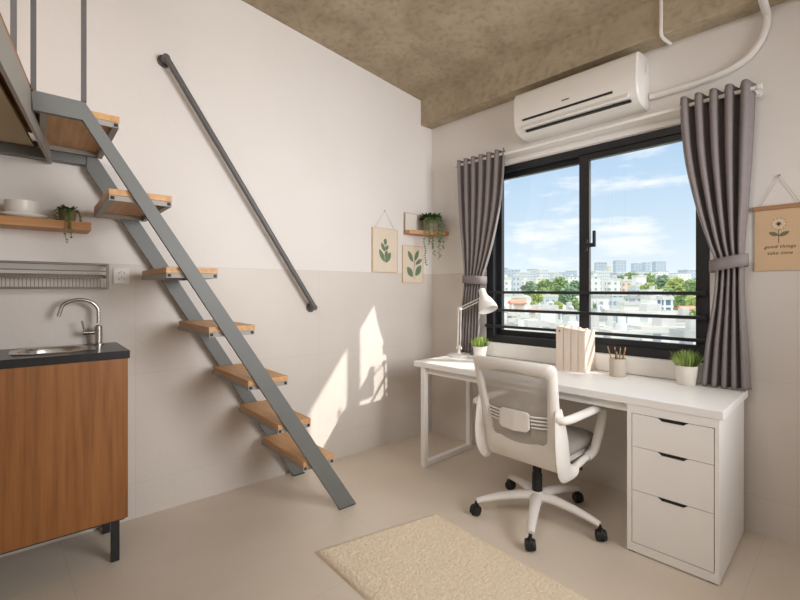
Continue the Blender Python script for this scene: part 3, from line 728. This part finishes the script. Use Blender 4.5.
for k in range(12): petal(b, -.004 + .011 * math.cos(k * PI / 6), .070 + .011 * math.sin(k * PI / 6), k * PI / 6, .019, .007)
b.build('petal_print', M_PAPER, bn)
b = MB(); petal(b, -.013, .070, 0, .018, .017); b.box(-.0052, -.0028, -.0068, -.0060, -.025, .062)
for k in range(12):
    a = k * PI / 6; petal(b, -.004 + .028 * math.cos(a), .070 + .028 * math.sin(a), a + PI / 2, .007, .003)
b.build('stem_print', M_INK, bn)
b = MB(); petal(b, -.004, .008, D2(28), .046, .020); petal(b, -.004, .012, D2(155), .042, .020); b.build('leaf_print', M_INKGR, bn)
for txt, zz, sz in (('good things', -.050, .0225), ('take time', -.082, .0225)):
    cu = bpy.data.curves.new('lettering', 'FONT'); cu.body = txt; cu.size = sz; cu.align_x = 'CENTER'; cu.shear = .25; cu.extrude = .0004; cu.space_character = 1.12
    tmp = bpy.data.objects.new('lettering_curve', cu); COL.objects.link(tmp)
    me = bpy.data.meshes.new_from_object(tmp.evaluated_get(bpy.context.evaluated_depsgraph_get())); bpy.data.objects.remove(tmp); bpy.data.curves.remove(cu)
    me.materials.clear(); me.materials.append(M_INK)
    o = bpy.data.objects.new('lettering', me); COL.objects.link(o); o.parent = bn; o.location = (0, -.0066, zz); o.rotation_euler = (PI / 2, 0, 0)

# ------------------------------------------------------------------ desk
dk = thing('desk', 'long white desk with three drawers under the window', 'desk', (0, 0, 0))
DX0, DX1, DY0, DY1, DZ = .397, 2.215, -.622, -.044, .740
b = MB(); b.box(DX0, DX1, DY0 - .012, DY1, DZ - .038, DZ, bev=.003); b.build('tabletop', M_WHITE, dk)
b = MB(); b.box(.47, 1.838, DY0 + .03, DY0 + .05, DZ - .085, DZ - .0385, bev=.002); b.build('apron', M_WHITE, dk); b = MB(); b.box(.50, 1.838, DY1 - .05, DY1 - .03, DZ - .085, DZ - .0385, bev=.002); b.build('apron', M_WHITE, dk)
b = MB(); lx0, lx1 = .462, .500; y0_, y1_ = DY0 - .008, -.075
b.box(lx0, lx1, y0_, y0_ + .038, .0, DZ - .0385, bev=.003); b.box(lx0, lx1, y1_ - .038, y1_, .0, DZ - .0385, bev=.003); b.box(lx0, lx1, y0_ + .036, y1_ - .036, .001, .036, bev=.002); b.box(lx0, lx1, y0_ + .036, y1_ - .036, DZ - .076, DZ - .0386, bev=.002)
b.build('leg_frame', M_WHITE, dk)
UX0, UX1 = 1.836, 2.200; fy = DY0 - .010; yb = DY1 - .004
b = MB(); tk = .020
b.box(UX0, UX0 + tk, fy, yb, .006, DZ - .0385); b.box(UX1 - .016, UX1, fy, yb, .006, DZ - .0385); b.box(UX0 + tk, UX1 - .016, fy, yb, .006, .046); b.box(UX0 + tk, UX1 - .016, fy, yb, .664, DZ - .0385); b.box(UX0 + tk, UX1 - .016, yb - .012, yb, .046, .664)
b.build('drawer_case', M_WHITE, dk)
b = MB(); b.box(UX0 + tk, UX1 - .016, fy + .022, yb - .013, .046, .664); b.build('drawer_boxes', M_DARK, dk)
for z0_, z1_ in ((.507, .661), (.300, .504), (.050, .297)):
    xa, xb = UX0 + tk + .003, UX1 - .019; hx0, hx1 = xa + .112, xa + .222
    b = MB(); poly = [(xa, z0_), (xb, z0_), (xb, z1_), (hx1 + .006, z1_), (hx1 - .012, z1_ - .014), (hx0 + .012, z1_ - .014), (hx0 - .006, z1_), (xa, z1_)]
    b.prism(poly, 'y', fy + .0, fy + .018); dr = b.build('drawer', M_WHITE, dk)
    b = MB(); b.prism([(hx1 + .004, z1_), (hx1 - .012, z1_ - .0135), (hx0 + .012, z1_ - .0135), (hx0 - .004, z1_)], 'y', fy + .006, fy + .020); b.build('finger_pull', M_DARK, dr)
for x in (UX0 + .02, UX1 - .03):
    for y in (fy + .02, yb - .03): b = MB(); b.box(x - .015, x + .015, y - .015, y + .015, 0, .006); b.build('foot_pad', M_RUBBER, dk)

# ------------------------------------------------------------------ things on the desk
lp = thing('desk_lamp', 'white jointed desk lamp at the left end of the desk', 'lamp', (.470, -.212, DZ))
b = MB(); b.lathe([(0, 0), (.083, 0), (.085, .004), (.084, .011), (.074, .016), (.014, .019), (.011, .035), (0, .036)]); b.build('base', M_WPLAS, lp, True)
E0 = Vector((.004, 0, .060)); E1 = Vector((.010, 0, .362)); E2 = Vector((.19, .012, .438))
b = MB()
for dy in (-.011, .011):
    b = MB(); b.tube([E0 + Vector((dy, dy * .3, 0)), E1 + Vector((dy, dy * .3, 0))], .0040, seg=8); b.build('lower_arm', M_WPLAS, lp, True)
b = MB(); b.tube([(.004, 0, .03), (.004, 0, .085)], .009, seg=10); b.box(-.022, .028, -.006, .006, .052, .072, bev=.002); b.build('swivel', M_WPLAS, lp, True)
b = MB()
for dz in (-.011, .011):
    b = MB(); b.tube([E1 + Vector((0, 0, dz)), E2 + Vector((0, 0, dz))], .0040, seg=8); b.build('upper_arm', M_WPLAS, lp, True)
b = MB(); b.tube([E1 + Vector((0, -.014, 0)), E1 + Vector((0, .014, 0))], .015, seg=14); b.build('elbow_joint', M_WPLAS, lp, True)
b = MB(); ax = Vector((.52, -.14, -1)).normalized(); Mh = Matrix.Translation((.205, .012, .515)) @ Vector((0, 0, 1)).rotation_difference(-ax).to_matrix().to_4x4()
b.lathe([(0, 0), (.022, -.001), (.025, -.006), (.027, -.05), (.033, -.066), (.052, -.100), (.066, -.142), (.071, -.172), (.069, -.172), (.063, -.142), (.048, -.102), (.029, -.07), (0, -.064)], seg=32, M=Mh); hd = b.build('lamp_shade', M_WPLAS, lp, True, 60)
b = MB(); b.ball(Mh @ Vector((0, 0, -.10)), .024, 2); b.build('bulb', M_CERAM, hd, True)
b = MB(); b.tube([E2, Mh @ Vector((-.0, 0, -.03))], .010, seg=10); b.build('shade_joint', M_WPLAS, lp, True)

def grass(t_, r, z, n, h, seed, m, wd=.006):
    rn = random.Random(seed); b = MB()
    for k in range(n):
        a = rn.uniform(0, 2 * PI); lean = rn.uniform(.02, .85); r0 = rn.uniform(0, r)
        d = Vector((math.cos(a) * lean, math.sin(a) * lean, 1)); b.leaf((r0 * math.cos(a), r0 * math.sin(a), z), d, h * rn.uniform(.6, 1.0), wd, up=(math.cos(a + .4), math.sin(a + .4), .2), curl=rn.uniform(-.1, .25))
    b.build('foliage', m, t_)
g1 = pot('potted_plant', 'bright green grass in a small white pot beside the desk lamp', 'plant', (.650, -.185, DZ), [(0, 0), (.040, 0), (.043, .004), (.054, .086), (.054, .09), (.049, .09), (.047, .075), (0, .072)], .078, .047, M_CERAM)
grass(g1, .042, .076, 260, .095, 4, M_GRASS)
g2 = pot('potted_plant', 'spiky green grass in a white pot at the foot of the right curtain', 'plant', (1.962, -.122, DZ), [(0, 0), (.040, 0), (.044, .004), (.053, .08), (.055, .096), (.054, .102), (.048, .102), (.046, .085), (0, .08)], .088, .046, M_CERAM)
grass(g2, .040, .086, 320, .108, 8, M_GRASD)

def book(x0, wd, h, dep, y0, label, mark=False):
    t_ = thing('book', label, 'book', (x0 + wd / 2, y0, DZ), 0, 'books on the desk')
    hw_ = wd / 2 - .0016; c = .0035
    b = MB(); b.box(-hw_, -hw_ + c, 0, dep, 0, h); b.box(hw_ - c, hw_, 0, dep, 0, h); b.box(-hw_ + c, hw_ - c, 0, c, 0, h); b.build('cover', M_BOOK, t_)
    b = MB(); b.box(-hw_ + c, hw_ - c, c, dep - .006, .004, h - .005); b.build('page_block', M_PAGE, t_)
    if mark:
        b = MB(); b.box(-.004, .004, -.0008, .0002, h - .034, h - .022); b.build('spine_mark', M_INK, t_)
book(1.2590, .0490, .276, .150, -.203, 'leftmost white book in the row, tallest, dark dot on its spine', True)
book(1.3085, .0485, .268, .150, -.202, 'second white book from the left in the row beside the pencil cup')
book(1.3575, .0450, .264, .150, -.201, 'third white book from the left in the row beside the pencil cup')
book(1.4030, .0440, .259, .150, -.200, 'rightmost white book of the row, broad cover facing the pencil cup')

cup = thing('pencil_cup', 'speckled beige cup of pencils on the desk right of the books', 'cup', (1.618, -.150, DZ))
b = MB(); b.lathe([(0, 0), (.042, 0), (.045, .003), (.046, .104), (.042, .104), (.041, .008), (0, .006)]); b.build('cup', M_CUP, cup, True, 50)
PL = ['pencil leaning far left in the beige cup', 'upright dark pencil left of centre in the cup', 'short pencil at the middle of the cup', 'upright pencil right of centre in the cup', 'pencil leaning far right in the beige cup', 'brown pencil leaning right at the back of the cup']
for i, (x, dx, dy, ln, m) in enumerate(((-.022, -.034, -.012, .158, M_PENC), (-.010, -.012, .006, .150, M_PENCD), (0.002, .004, -.016, .128, M_PENC), (.010, .014, -.006, .152, M_PENC), (.022, .036, -.010, .160, M_PENC), (.014, .026, .016, .155, M_PENCD))):
    t_ = thing('pencil', PL[i], 'pencil', (1.618 + x * .5, -.150 + dy * .4, DZ + .0075), 0, 'pencils in the cup')
    d = Vector((dx, dy, .15)).normalized(); b = MB(); b.tube([(0, 0, 0), d * ln], .0036, seg=6); b.build('shaft', m, t_)
    b = MB(); b.tube([d * ln, d * (ln + .014)], [.0034, .0006], seg=6); b.build('tip', M_EDGE, t_)

# ------------------------------------------------------------------ office chair
ch = thing('office_chair', 'white office chair with grey mesh back at the desk', 'chair', (1.385, -.670, 0), math.radians(-1))
wheels = [(1.128, -.907), (1.523, -.988), (1.72, -.65), (1.469, -.335), (1.084, -.475)]
b = MB(); b.lathe([(0, .085), (.034, .085), (.040, .095), (.042, .135), (.034, .150), (0, .150)]); b.build('base_hub', M_WPLAS, ch, True)
for i, (wx, wy) in enumerate(wheels):
    a = math.atan2(wy + .670, wx - 1.385) + math.radians(1); c, s_ = math.cos(a), math.sin(a); R_ = .330
    pts = [(.02, .122), (.10, .124), (.20, .112), (.29, .092), (R_, .082)]
    b = MB(); b.tube([(c * r, s_ * r, z) for r, z in pts], [.025, .023, .020, .016, .013], seg=12, ry=[.036, .030, .025, .021, .019], up=(0, 0, 1)); lg = b.build('base_leg', M_WPLAS, ch, True)
    b = MB(); b.tube([(c * R_, s_ * R_, .045), (c * R_, s_ * R_, .078)], .009, seg=8)
    an = a + (.9, .3, 2.2, 1.2, .5)[i]; u, v = math.cos(an), math.sin(an); cc = (c * (R_ + .006), s_ * (R_ + .006))
    for sg in (-1, 1):
        b.tube([(cc[0] - v * sg * .005, cc[1] + u * sg * .005, .0295), (cc[0] - v * sg * .009, cc[1] + u * sg * .009, .0295), (cc[0] - v * sg * .023, cc[1] + u * sg * .023, .0295)], [.0293, .0295, .025], seg=20)
    b.tube([(cc[0] - v * .006, cc[1] + u * .006, .038), (cc[0] + v * .006, cc[1] - u * .006, .038)], .029, seg=16)
    b.build('caster', M_RUBBER, ch, True)
b = MB(); b.lathe([(0, .149), (.027, .149), (.027, .24), (.023, .245), (.023, .36), (0, .36)]); b.build('gas_column', M_RUBBER, ch, True)
b = MB(); b.box(-.10, .10, -.13, .12, .352, .385, bev=.01); b.build('seat_mechanism', M_WPLAS, ch, True)
b = MB(); b.tube([(.09, .02, .362), (.20, .00, .352), (.255, -.01, .345)], [.006, .006, .010], seg=10, ry=[.005, .005, .006]); b.build('lever', M_RUBBER, ch, True)
# seat cushion
def cushion(hx, hy, z0_, z1_, r, cyo, m, name, par):
    b = MB(); lv = [(z0_, .86), (z0_ + .012, .96), ((z0_ + z1_) / 2, 1), (z1_ - .012, .975), (z1_, .86)]
    Ls = [[b.bm.verts.new(p) for p in rr(0, cyo, hx * k, hy * k, r * k, z, 6)] for z, k in lv]
    for a, c in zip(Ls, Ls[1:]):
        for k in range(len(a)): j = (k + 1) % len(a); b.bm.faces.new((a[k], a[j], c[j], c[k]))
    b.bm.faces.new(Ls[0][::-1]); b.bm.faces.new(Ls[-1]); return b.build(name, m, par, True, 60)
cushion(.228, .212, .402, .472, .07, .052, M_SEAT, 'seat_cushion', ch)
cushion(.232, .216, .380, .404, .07, .050, M_WPLAS, 'seat_shell', ch)
# backrest
def byz(x, z):      # y of the backrest surface: leans back towards the top, sides wrap forward
    t_ = (z - .38) / .51
    return -.184 - .115 * t_ - .03 * math.sin(PI * max(0, min(1, t_))) * -.4 + .05 * (x / .24) ** 2
def loop(hwt, hwb, z0_, z1_, r, n=64):
    o = []; base = rr(0, 0, 1, 1, r, 0, 15)
    for x, y, _ in base:
        v = (y + 1) / 2; hw_ = hwb + (hwt - hwb) * v; o.append((x * hw_, z0_ + (z1_ - z0_) * v + (-.022 * (1 - x * x) if v < .5 else .008 * (1 - x * x))))
    return o
outer = loop(.243, .222, .345, .893, .11); inner = loop(.194, .158, .478, .822, .13)
b = MB(); T = .017
def ring_(pts, dy): return [b.bm.verts.new((x, byz(x, z) + dy, z)) for x, z in pts]
mid = [((a[0] + c[0]) / 2, (a[1] + c[1]) / 2) for a, c in zip(outer, inner)]
sh_ = lambda P, Q, k: [(a[0] + (c[0] - a[0]) * k, a[1] + (c[1] - a[1]) * k) for a, c in zip(P, Q)]
rings = [ring_(outer, 0), ring_(sh_(outer, inner, .12), -T), ring_(mid, -T * 1.15), ring_(sh_(outer, inner, .86), -T), ring_(inner, -.002), ring_(sh_(outer, inner, .86), T * .8), ring_(mid, T), ring_(sh_(outer, inner, .12), T * .8)]
for i in range(len(rings)):
    a, c = rings[i], rings[(i + 1) % len(rings)]
    for k in range(len(a)): j = (k + 1) % len(a); b.bm.faces.new((a[k], a[j], c[j], c[k]))
bk = b.build('back_frame', M_WPLAS, ch, True, 70)
b = MB(); N = 24; rows = []
gin = sh_(outer, inner, .93)
zlo, zhi = .452, .836
for j in range(N + 1):
    z = zlo + (zhi - zlo) * j / N; v = max(0, min(1, (z - .478) / (.822 - .478))); hw_ = .158 + (.192 - .158) * v + .004
    if z < .50: hw_ *= 1 - .20 * ((.50 - z) / .05) ** 2
    rows.append([b.bm.verts.new((-hw_ + 2 * hw_ * i / N, byz(-hw_ + 2 * hw_ * i / N, z) + .004, z)) for i in range(N + 1)])
for j in range(N):
    for i in range(N): b.bm.faces.new((rows[j][i], rows[j][i + 1], rows[j + 1][i + 1], rows[j + 1][i]))
b.build('back_mesh', M_MESH, ch, True)
b = MB(); rows = []
prof_ = [(-.080, .552, .624), (-.067, .538, .634), (.005, .532, .636), (.077, .538, .634), (.090, .552, .624)]
for x, za, zb in prof_:
    y_ = byz(x, .63); rows.append([b.bm.verts.new((x, y_ - .018, za)), b.bm.verts.new((x, y_ - .018, zb)), b.bm.verts.new((x, y_ - .004, zb)), b.bm.verts.new((x, y_ - .004, za))])
for a, c in zip(rows, rows[1:]):
    for k in range(4): b.bm.faces.new((a[k], a[(k + 1) % 4], c[(k + 1) % 4], c[k]))
b.bm.faces.new(rows[0]); b.bm.faces.new(rows[-1][::-1]); lb = b.build('lumbar_support', M_WPLAS, ch)
for sg in (-1, 1):
    for k in range(4):
        z = .562 + k * .0185; b = MB(); b.tube([(sg * .083 + .012, byz(.083, z) - .012, z), (sg * .13 + .008, byz(.13, z) - .010, z + .001), (sg * .176, byz(.176, z) - .004, z + .002)], .0045, seg=6, ry=.006); b.build('lumbar_rib', M_WPLAS, ch, True)
for sg in (-1, 1):
    X = sg * .262
    path = [(sg * .228, -.215, .630), (X, -.185, .626), (X + sg * .012, -.02, .630), (X + sg * .012, .145, .628), (X + sg * .010, .198, .610), (X + sg * .006, .190, .545), (X, .150, .455), (X - sg * .006, .120, .405), (X - sg * .014, .06, .385)]
    b = MB(); cp = catmull(path, 6); n = len(cp)
    b.tube(cp, [.019] * n, seg=12, ry=[.024] * n, up=(0, .3, 1) if False else None); b.build('armrest', M_WPLAS, ch, True)
    path = [(sg * .226, -.200, .672), (sg * .232, -.192, .58), (sg * .236, -.182, .49), (sg * .236, -.168, .41), (sg * .232, -.135, .355), (sg * .234, -.06, .356), (sg * .244, .02, .378), (sg * .248, .085, .388)]
    b = MB(); cp = catmull(path, 6); n = len(cp); rr_ = [.024 + .040 * math.sin(PI * min(1, i / (n - 1) * 1.35)) ** .8 if i / (n - 1) < .74 else .017 for i in range(n)]
    b.tube(cp, rr_, seg=12, ry=[.015 + .004 * (i / n) for i in range(n)], up=(0, 1, .2)); b.build('side_bracket', M_WPLAS, ch, True)

# ------------------------------------------------------------------ rug
rg = thing('rug', 'cream shaggy rug lying on the floor in front of the desk', 'rug', (1.0, -1.07, 0))
b = MB(); T0 = Vector((.985, -1.062, 0)); U = Vector((1.0, -.060, 0)); V = Vector((-.158, -.668, 0)).normalized()
LU, LV = 1.75, .69; nu, nv = 400, 160; grid = []
for j in range(nv + 1):
    row = []
    for i in range(nu + 1):
        u, v = i / nu * LU, j / nv * LV; e_ = min(u, LU - u, v, LV - v)
        p_ = T0 + U * u + V * v
        ed = .012 * noise.noise(Vector((p_.x * 9, p_.y * 9, 3)))
        h = .004 + .018 * min(1, (e_ / .03)) ** .5 + (.0018 * noise.noise(Vector((p_.x * 50, p_.y * 50, 0))) + .0042 * noise.noise(Vector((p_.x * 135, p_.y * 135, 5)))) * min(1, e_ / .01 + .2)
        if e_ < .001: p_ = p_ + (U if i in (0, nu) else V) * ed * .4; h = .001
        row.append(b.bm.verts.new((p_.x - 1.0, p_.y + 1.07, max(.001, h))))
    grid.append(row)
for j in range(nv):
    for i in range(nu): b.bm.faces.new((grid[j][i], grid[j][i + 1], grid[j + 1][i + 1], grid[j + 1][i]))
b.build('pile', M_RUG, rg, True, 180)

# ------------------------------------------------------------------ the city outside
def zg(d): return -21.0 + max(0.0, d - 70) * 0.0235
b = MB(); ds = [9, 40, 70, 120, 200, 320, 500, 760, 1100, 2200]; rows = []
for d in ds:
    rows.append([b.bm.verts.new(at(px, d, zg(min(d, 1000)))) for px in (-900, -200, 400, 1000, 1900)])
for a, c in zip(rows, rows[1:]):
    for k in range(4): b.bm.faces.new((a[k], a[k + 1], c[k + 1], c[k]))
gr = b.build('city_ground', mat('pale ground', rgb(206, 204, 192), .95, vscale=.03, col2=rgb(158, 172, 130))); gr['kind'] = 'structure'

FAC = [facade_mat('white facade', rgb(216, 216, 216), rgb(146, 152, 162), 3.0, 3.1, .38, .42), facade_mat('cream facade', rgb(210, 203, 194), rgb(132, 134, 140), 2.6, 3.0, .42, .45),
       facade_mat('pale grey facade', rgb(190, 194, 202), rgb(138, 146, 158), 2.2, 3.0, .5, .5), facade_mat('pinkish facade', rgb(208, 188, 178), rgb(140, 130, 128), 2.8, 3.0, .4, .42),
       facade_mat('haze-tinted tower facade', rgb(170, 181, 196), rgb(148, 160, 177), 4.5, 4.2, .5, .5), facade_mat('blank white facade', rgb(222, 222, 222), rgb(186, 191, 198), 7.0, 4.0, .22, .4),  # distance haze is mixed into the blue-grey of the skyline towers
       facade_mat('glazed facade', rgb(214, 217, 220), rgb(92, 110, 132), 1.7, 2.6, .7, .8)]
M_ROOFW = mat('pale flat roof', rgb(212, 210, 206), .9, vscale=.4, col2=rgb(190, 188, 184)); M_ROOFR = mat('red tiled roof', rgb(206, 140, 116), .9, vscale=.8, col2=rgb(184, 112, 90))
M_ROOFG = mat('grey flat roof', rgb(180, 180, 180), .9, vscale=.4, col2=rgb(160, 160, 160)); M_TANK = mat('roof tank', rgb(176, 184, 192), .6, var=.06)

def building(px, ptop, wpx, d, fac, label, group=None, roof='flat', depth=None, extra=True, rot=0.0):
    z1_ = 1.25 - (ptop - 290) * d / FPX; z0_ = zg(d) - .4; wd = wpx * d / FPX; dp = depth or wd * .9
    p_ = at(px, d + dp / 2, z0_); ang = math.atan2(-FW.x, FW.y) + rot
    t_ = thing('building', label, 'building', p_, ang, group); H = z1_ - z0_; rn = random.Random(int(px * 13 + d))
    hw_, hd_ = wd / 2, dp / 2
    b = MB(); b.box(-hw_, hw_, -hd_, hd_, 0, H); b.build('wall', fac, t_)
    if roof == 'flat':
        b = MB(); pr_ = .9
        b.box(-hw_ - .15, hw_ + .15, -hd_ - .15, hd_ + .15, H, H + .25)
        for q in ((-hw_ - .1, hw_ + .1, -hd_ - .1, -hd_ + .1), (-hw_ - .1, hw_ + .1, hd_ - .1, hd_ + .1), (-hw_ - .1, -hw_ + .1, -hd_ + .1, hd_ - .1), (hw_ - .1, hw_ + .1, -hd_ + .1, hd_ - .1)): b.box(q[0], q[1], q[2], q[3], H + .25, H + pr_)
        rf = b.build('roof', M_ROOFW if rn.random() < .7 else M_ROOFG, t_)
        if extra:
            k = rn.uniform(-.4, .3); b = MB(); b.box(k * hw_, k * hw_ + wd * .24, -hd_ * .3, hd_ * .4, H + .25, H + rn.uniform(1.6, 2.8)); b.build('stair_head', fac if rn.random() < .5 else M_ROOFW, t_)
            if rn.random() < .35 and d > 90:
                b = MB(); b.lathe([(0, 0), (.55, 0), (.6, .1), (.6, 1.2), (.3, 1.5), (0, 1.55)], (hw_ * .5, -hd_ * .4, H + .25), 12); b.build('water_tank', M_TANK, t_, True)
    else:
        b = MB(); ov = .4; A = [(-hd_ - ov, H), (hd_ + ov, H), (hd_ + ov, H + .25), (0, H + wd * .22 + .25), (-hd_ - ov, H + .25)]; b.prism(A, 'x', -hw_ - ov, hw_ + ov); b.build('roof', M_ROOFR, t_)
    return t_

LL = 'pale block among the rooftops seen through the left window pane'
RL = 'pale block among the rooftops seen through the right window pane'
# skyline
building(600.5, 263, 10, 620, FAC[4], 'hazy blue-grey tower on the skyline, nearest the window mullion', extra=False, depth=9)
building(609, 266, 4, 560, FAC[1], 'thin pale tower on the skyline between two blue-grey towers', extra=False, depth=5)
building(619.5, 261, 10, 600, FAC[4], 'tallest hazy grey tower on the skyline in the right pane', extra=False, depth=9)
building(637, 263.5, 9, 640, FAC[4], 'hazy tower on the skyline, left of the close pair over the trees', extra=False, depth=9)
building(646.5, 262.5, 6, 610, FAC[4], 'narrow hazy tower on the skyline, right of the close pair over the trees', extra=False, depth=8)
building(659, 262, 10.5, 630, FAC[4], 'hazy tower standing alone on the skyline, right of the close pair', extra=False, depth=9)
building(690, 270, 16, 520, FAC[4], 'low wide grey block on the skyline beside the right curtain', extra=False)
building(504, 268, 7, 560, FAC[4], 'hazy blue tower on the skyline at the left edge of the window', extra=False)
rn = random.Random(21)
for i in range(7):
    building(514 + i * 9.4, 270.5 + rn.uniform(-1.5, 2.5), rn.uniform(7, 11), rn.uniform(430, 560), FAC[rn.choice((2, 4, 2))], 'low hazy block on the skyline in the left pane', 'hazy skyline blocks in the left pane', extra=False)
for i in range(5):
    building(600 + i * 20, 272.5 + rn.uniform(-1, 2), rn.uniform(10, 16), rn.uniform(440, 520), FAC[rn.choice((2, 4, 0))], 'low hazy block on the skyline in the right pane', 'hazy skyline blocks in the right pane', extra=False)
# middle and near rooftops, left pane
for (px, pt, wp, d, f) in ((506, 279, 9, 230, 0), (517, 276, 7, 250, 2), (526, 281, 10, 260, 0), (540, 279, 10, 300, 1), (556, 276, 9, 330, 2), (572, 277, 10, 340, 0), (504, 296, 12, 150, 5), (517, 298, 12, 160, 3), (532, 299, 13, 165, 0), (549, 297, 14, 170, 2), (500, 312, 12, 105, 0), (512, 316, 10, 106, 1), (526, 318, 13, 98, 5), (545, 309, 20, 104, 5), (566, 314, 16, 96, 0), (538, 327, 18, 74, 2), (506, 329, 18, 72, 0), (562, 329, 18, 70, 5), (484, 300, 12, 120, 0), (580, 305, 14, 130, 2)):
    building(px, pt, wp, d, FAC[f], LL, 'rooftops in the left pane')
building(517, 304, 13, 120, FAC[3], 'low house with a red tiled roof seen through the left pane', roof='gable')
building(534, 312, 8, 88, FAC[1], 'small house with a red tiled roof above the books', roof='gable')
# right pane
for (px, pt, wp, d, f) in ((594, 277, 10, 230, 0), (612, 280, 12, 230, 0), (626, 281, 10, 240, 3), (598, 298, 16, 150, 0), (616, 296, 14, 158, 2), (640, 287, 16, 200, 2), (597, 313, 10, 93, 1), (628, 305, 16, 110, 0), (598, 320, 12, 80, 0), (586, 296, 10, 180, 5), (652, 292, 14, 150, 2), (596, 334, 22, 58, 2)):
    building(px, pt, wp, d, FAC[f], RL, 'rooftops in the right pane')
building(639, 277, 10, 210, FAC[5], 'white tower-like house in front of the trees in the right pane', extra=False)
building(655, 299, 20, 118, FAC[5], 'bright white block left of the glazed stair tower')
building(665, 300, 11, 104, FAC[6], 'white building with a tall blue glazed stair tower')
building(635, 299, 15, 128, FAC[2], 'grey-windowed block left of the bright white building')
building(644, 316, 62, 84, FAC[5], 'long blank white building across the right pane', depth=8)
building(686, 310, 13, 103, FAC[3], 'red-tiled house in front of the trees near the right curtain', roof='gable')
building(680, 322, 26, 70, FAC[5], 'white building low beside the right curtain above the potted grass')
for (px, pt, wp, d) in ((655, 333, 60, 58), (620, 338, 30, 52), (690, 338, 26, 50), (520, 338, 50, 50), (575, 340, 40, 52)):
    building(px, pt, wp, d, FAC[0], 'white flat-roofed block just above the bottom window rail', 'near blocks along the bottom window rail')

def tree(px, ptop, wpx, d, m, label, group=None, seed=1):
    rn = random.Random(seed); z1_ = 1.25 - (ptop - 290) * d / FPX; z0_ = zg(d) - .3; wd = wpx * d / FPX
    t_ = thing('tree', label, 'tree', at(px, d, z0_), rn.uniform(0, 6), group); H = z1_ - z0_
    b = MB(); b.tube([(0, 0, 0), (.1, 0, H * .7)], [wd * .05, wd * .03], seg=7); b.build('trunk', M_TRUNK, t_)
    b = MB(); r = wd / 2; ch_ = min(H * .8, wd * 1.1)
    for k in range(11):
        a = rn.uniform(0, 2 * PI); q = rn.uniform(.1, .75) * r; zz = H - ch_ * rn.uniform(.3, .85) if k else H - ch_ * .3
        rad = ch_ * .3 if k == 0 else r * rn.uniform(.32, .5)
        b.ball((q * math.cos(a) if k else 0, q * math.sin(a) if k else 0, zz), rad, 4, (1, 1, .85), .55, 3.2)
    b.build('crown', m, t_)
    return t_
M_TRUNK = mat('bark', rgb(120, 104, 88), .9, var=.2)
TG = [mat('tree green', rgb(140, 160, 108), .9, vscale=1.2, col2=rgb(100, 124, 78)), mat('tree yellow green', rgb(168, 178, 114), .9, vscale=1.2, col2=rgb(130, 146, 84)), mat('tree blue green', rgb(128, 150, 124), .9, vscale=1.2, col2=rgb(98, 124, 100))]
for i, (px, pt, wp, d, k) in enumerate(((530, 281, 16, 210, 2), (545, 279, 18, 215, 0), (560, 277, 20, 225, 0), (575, 280, 14, 262, 2), (536, 291, 14, 150, 1), (556, 301, 18, 110, 1), (574, 299, 13, 122, 0), (517, 306, 10, 142, 2), (545, 288, 20, 190, 0), (568, 286, 20, 195, 2))):
    tree(px, pt, wp, d, TG[k], 'leafy green tree between rooftops in the left pane', 'trees in the left pane', 40 + i)
for i, (px, pt, wp, d, k) in enumerate(((632, 272, 18, 330, 0), (648, 273, 20, 290, 0), (664, 275, 22, 260, 2), (676, 277, 26, 220, 1), (692, 279, 20, 200, 0), (700, 277, 22, 240, 2), (650, 282, 16, 166, 1), (684, 292, 18, 160, 0), (694, 296, 20, 130, 1), (698, 308, 18, 95, 0), (688, 312, 12, 88, 1), (620, 275, 12, 350, 2), (690, 326, 14, 62, 0), (596, 303, 8, 120, 2), (668, 288, 22, 190, 0))):
    tree(px, pt, wp, d, TG[k], 'leafy green tree between rooftops in the right pane', 'trees in the right pane', 70 + i)
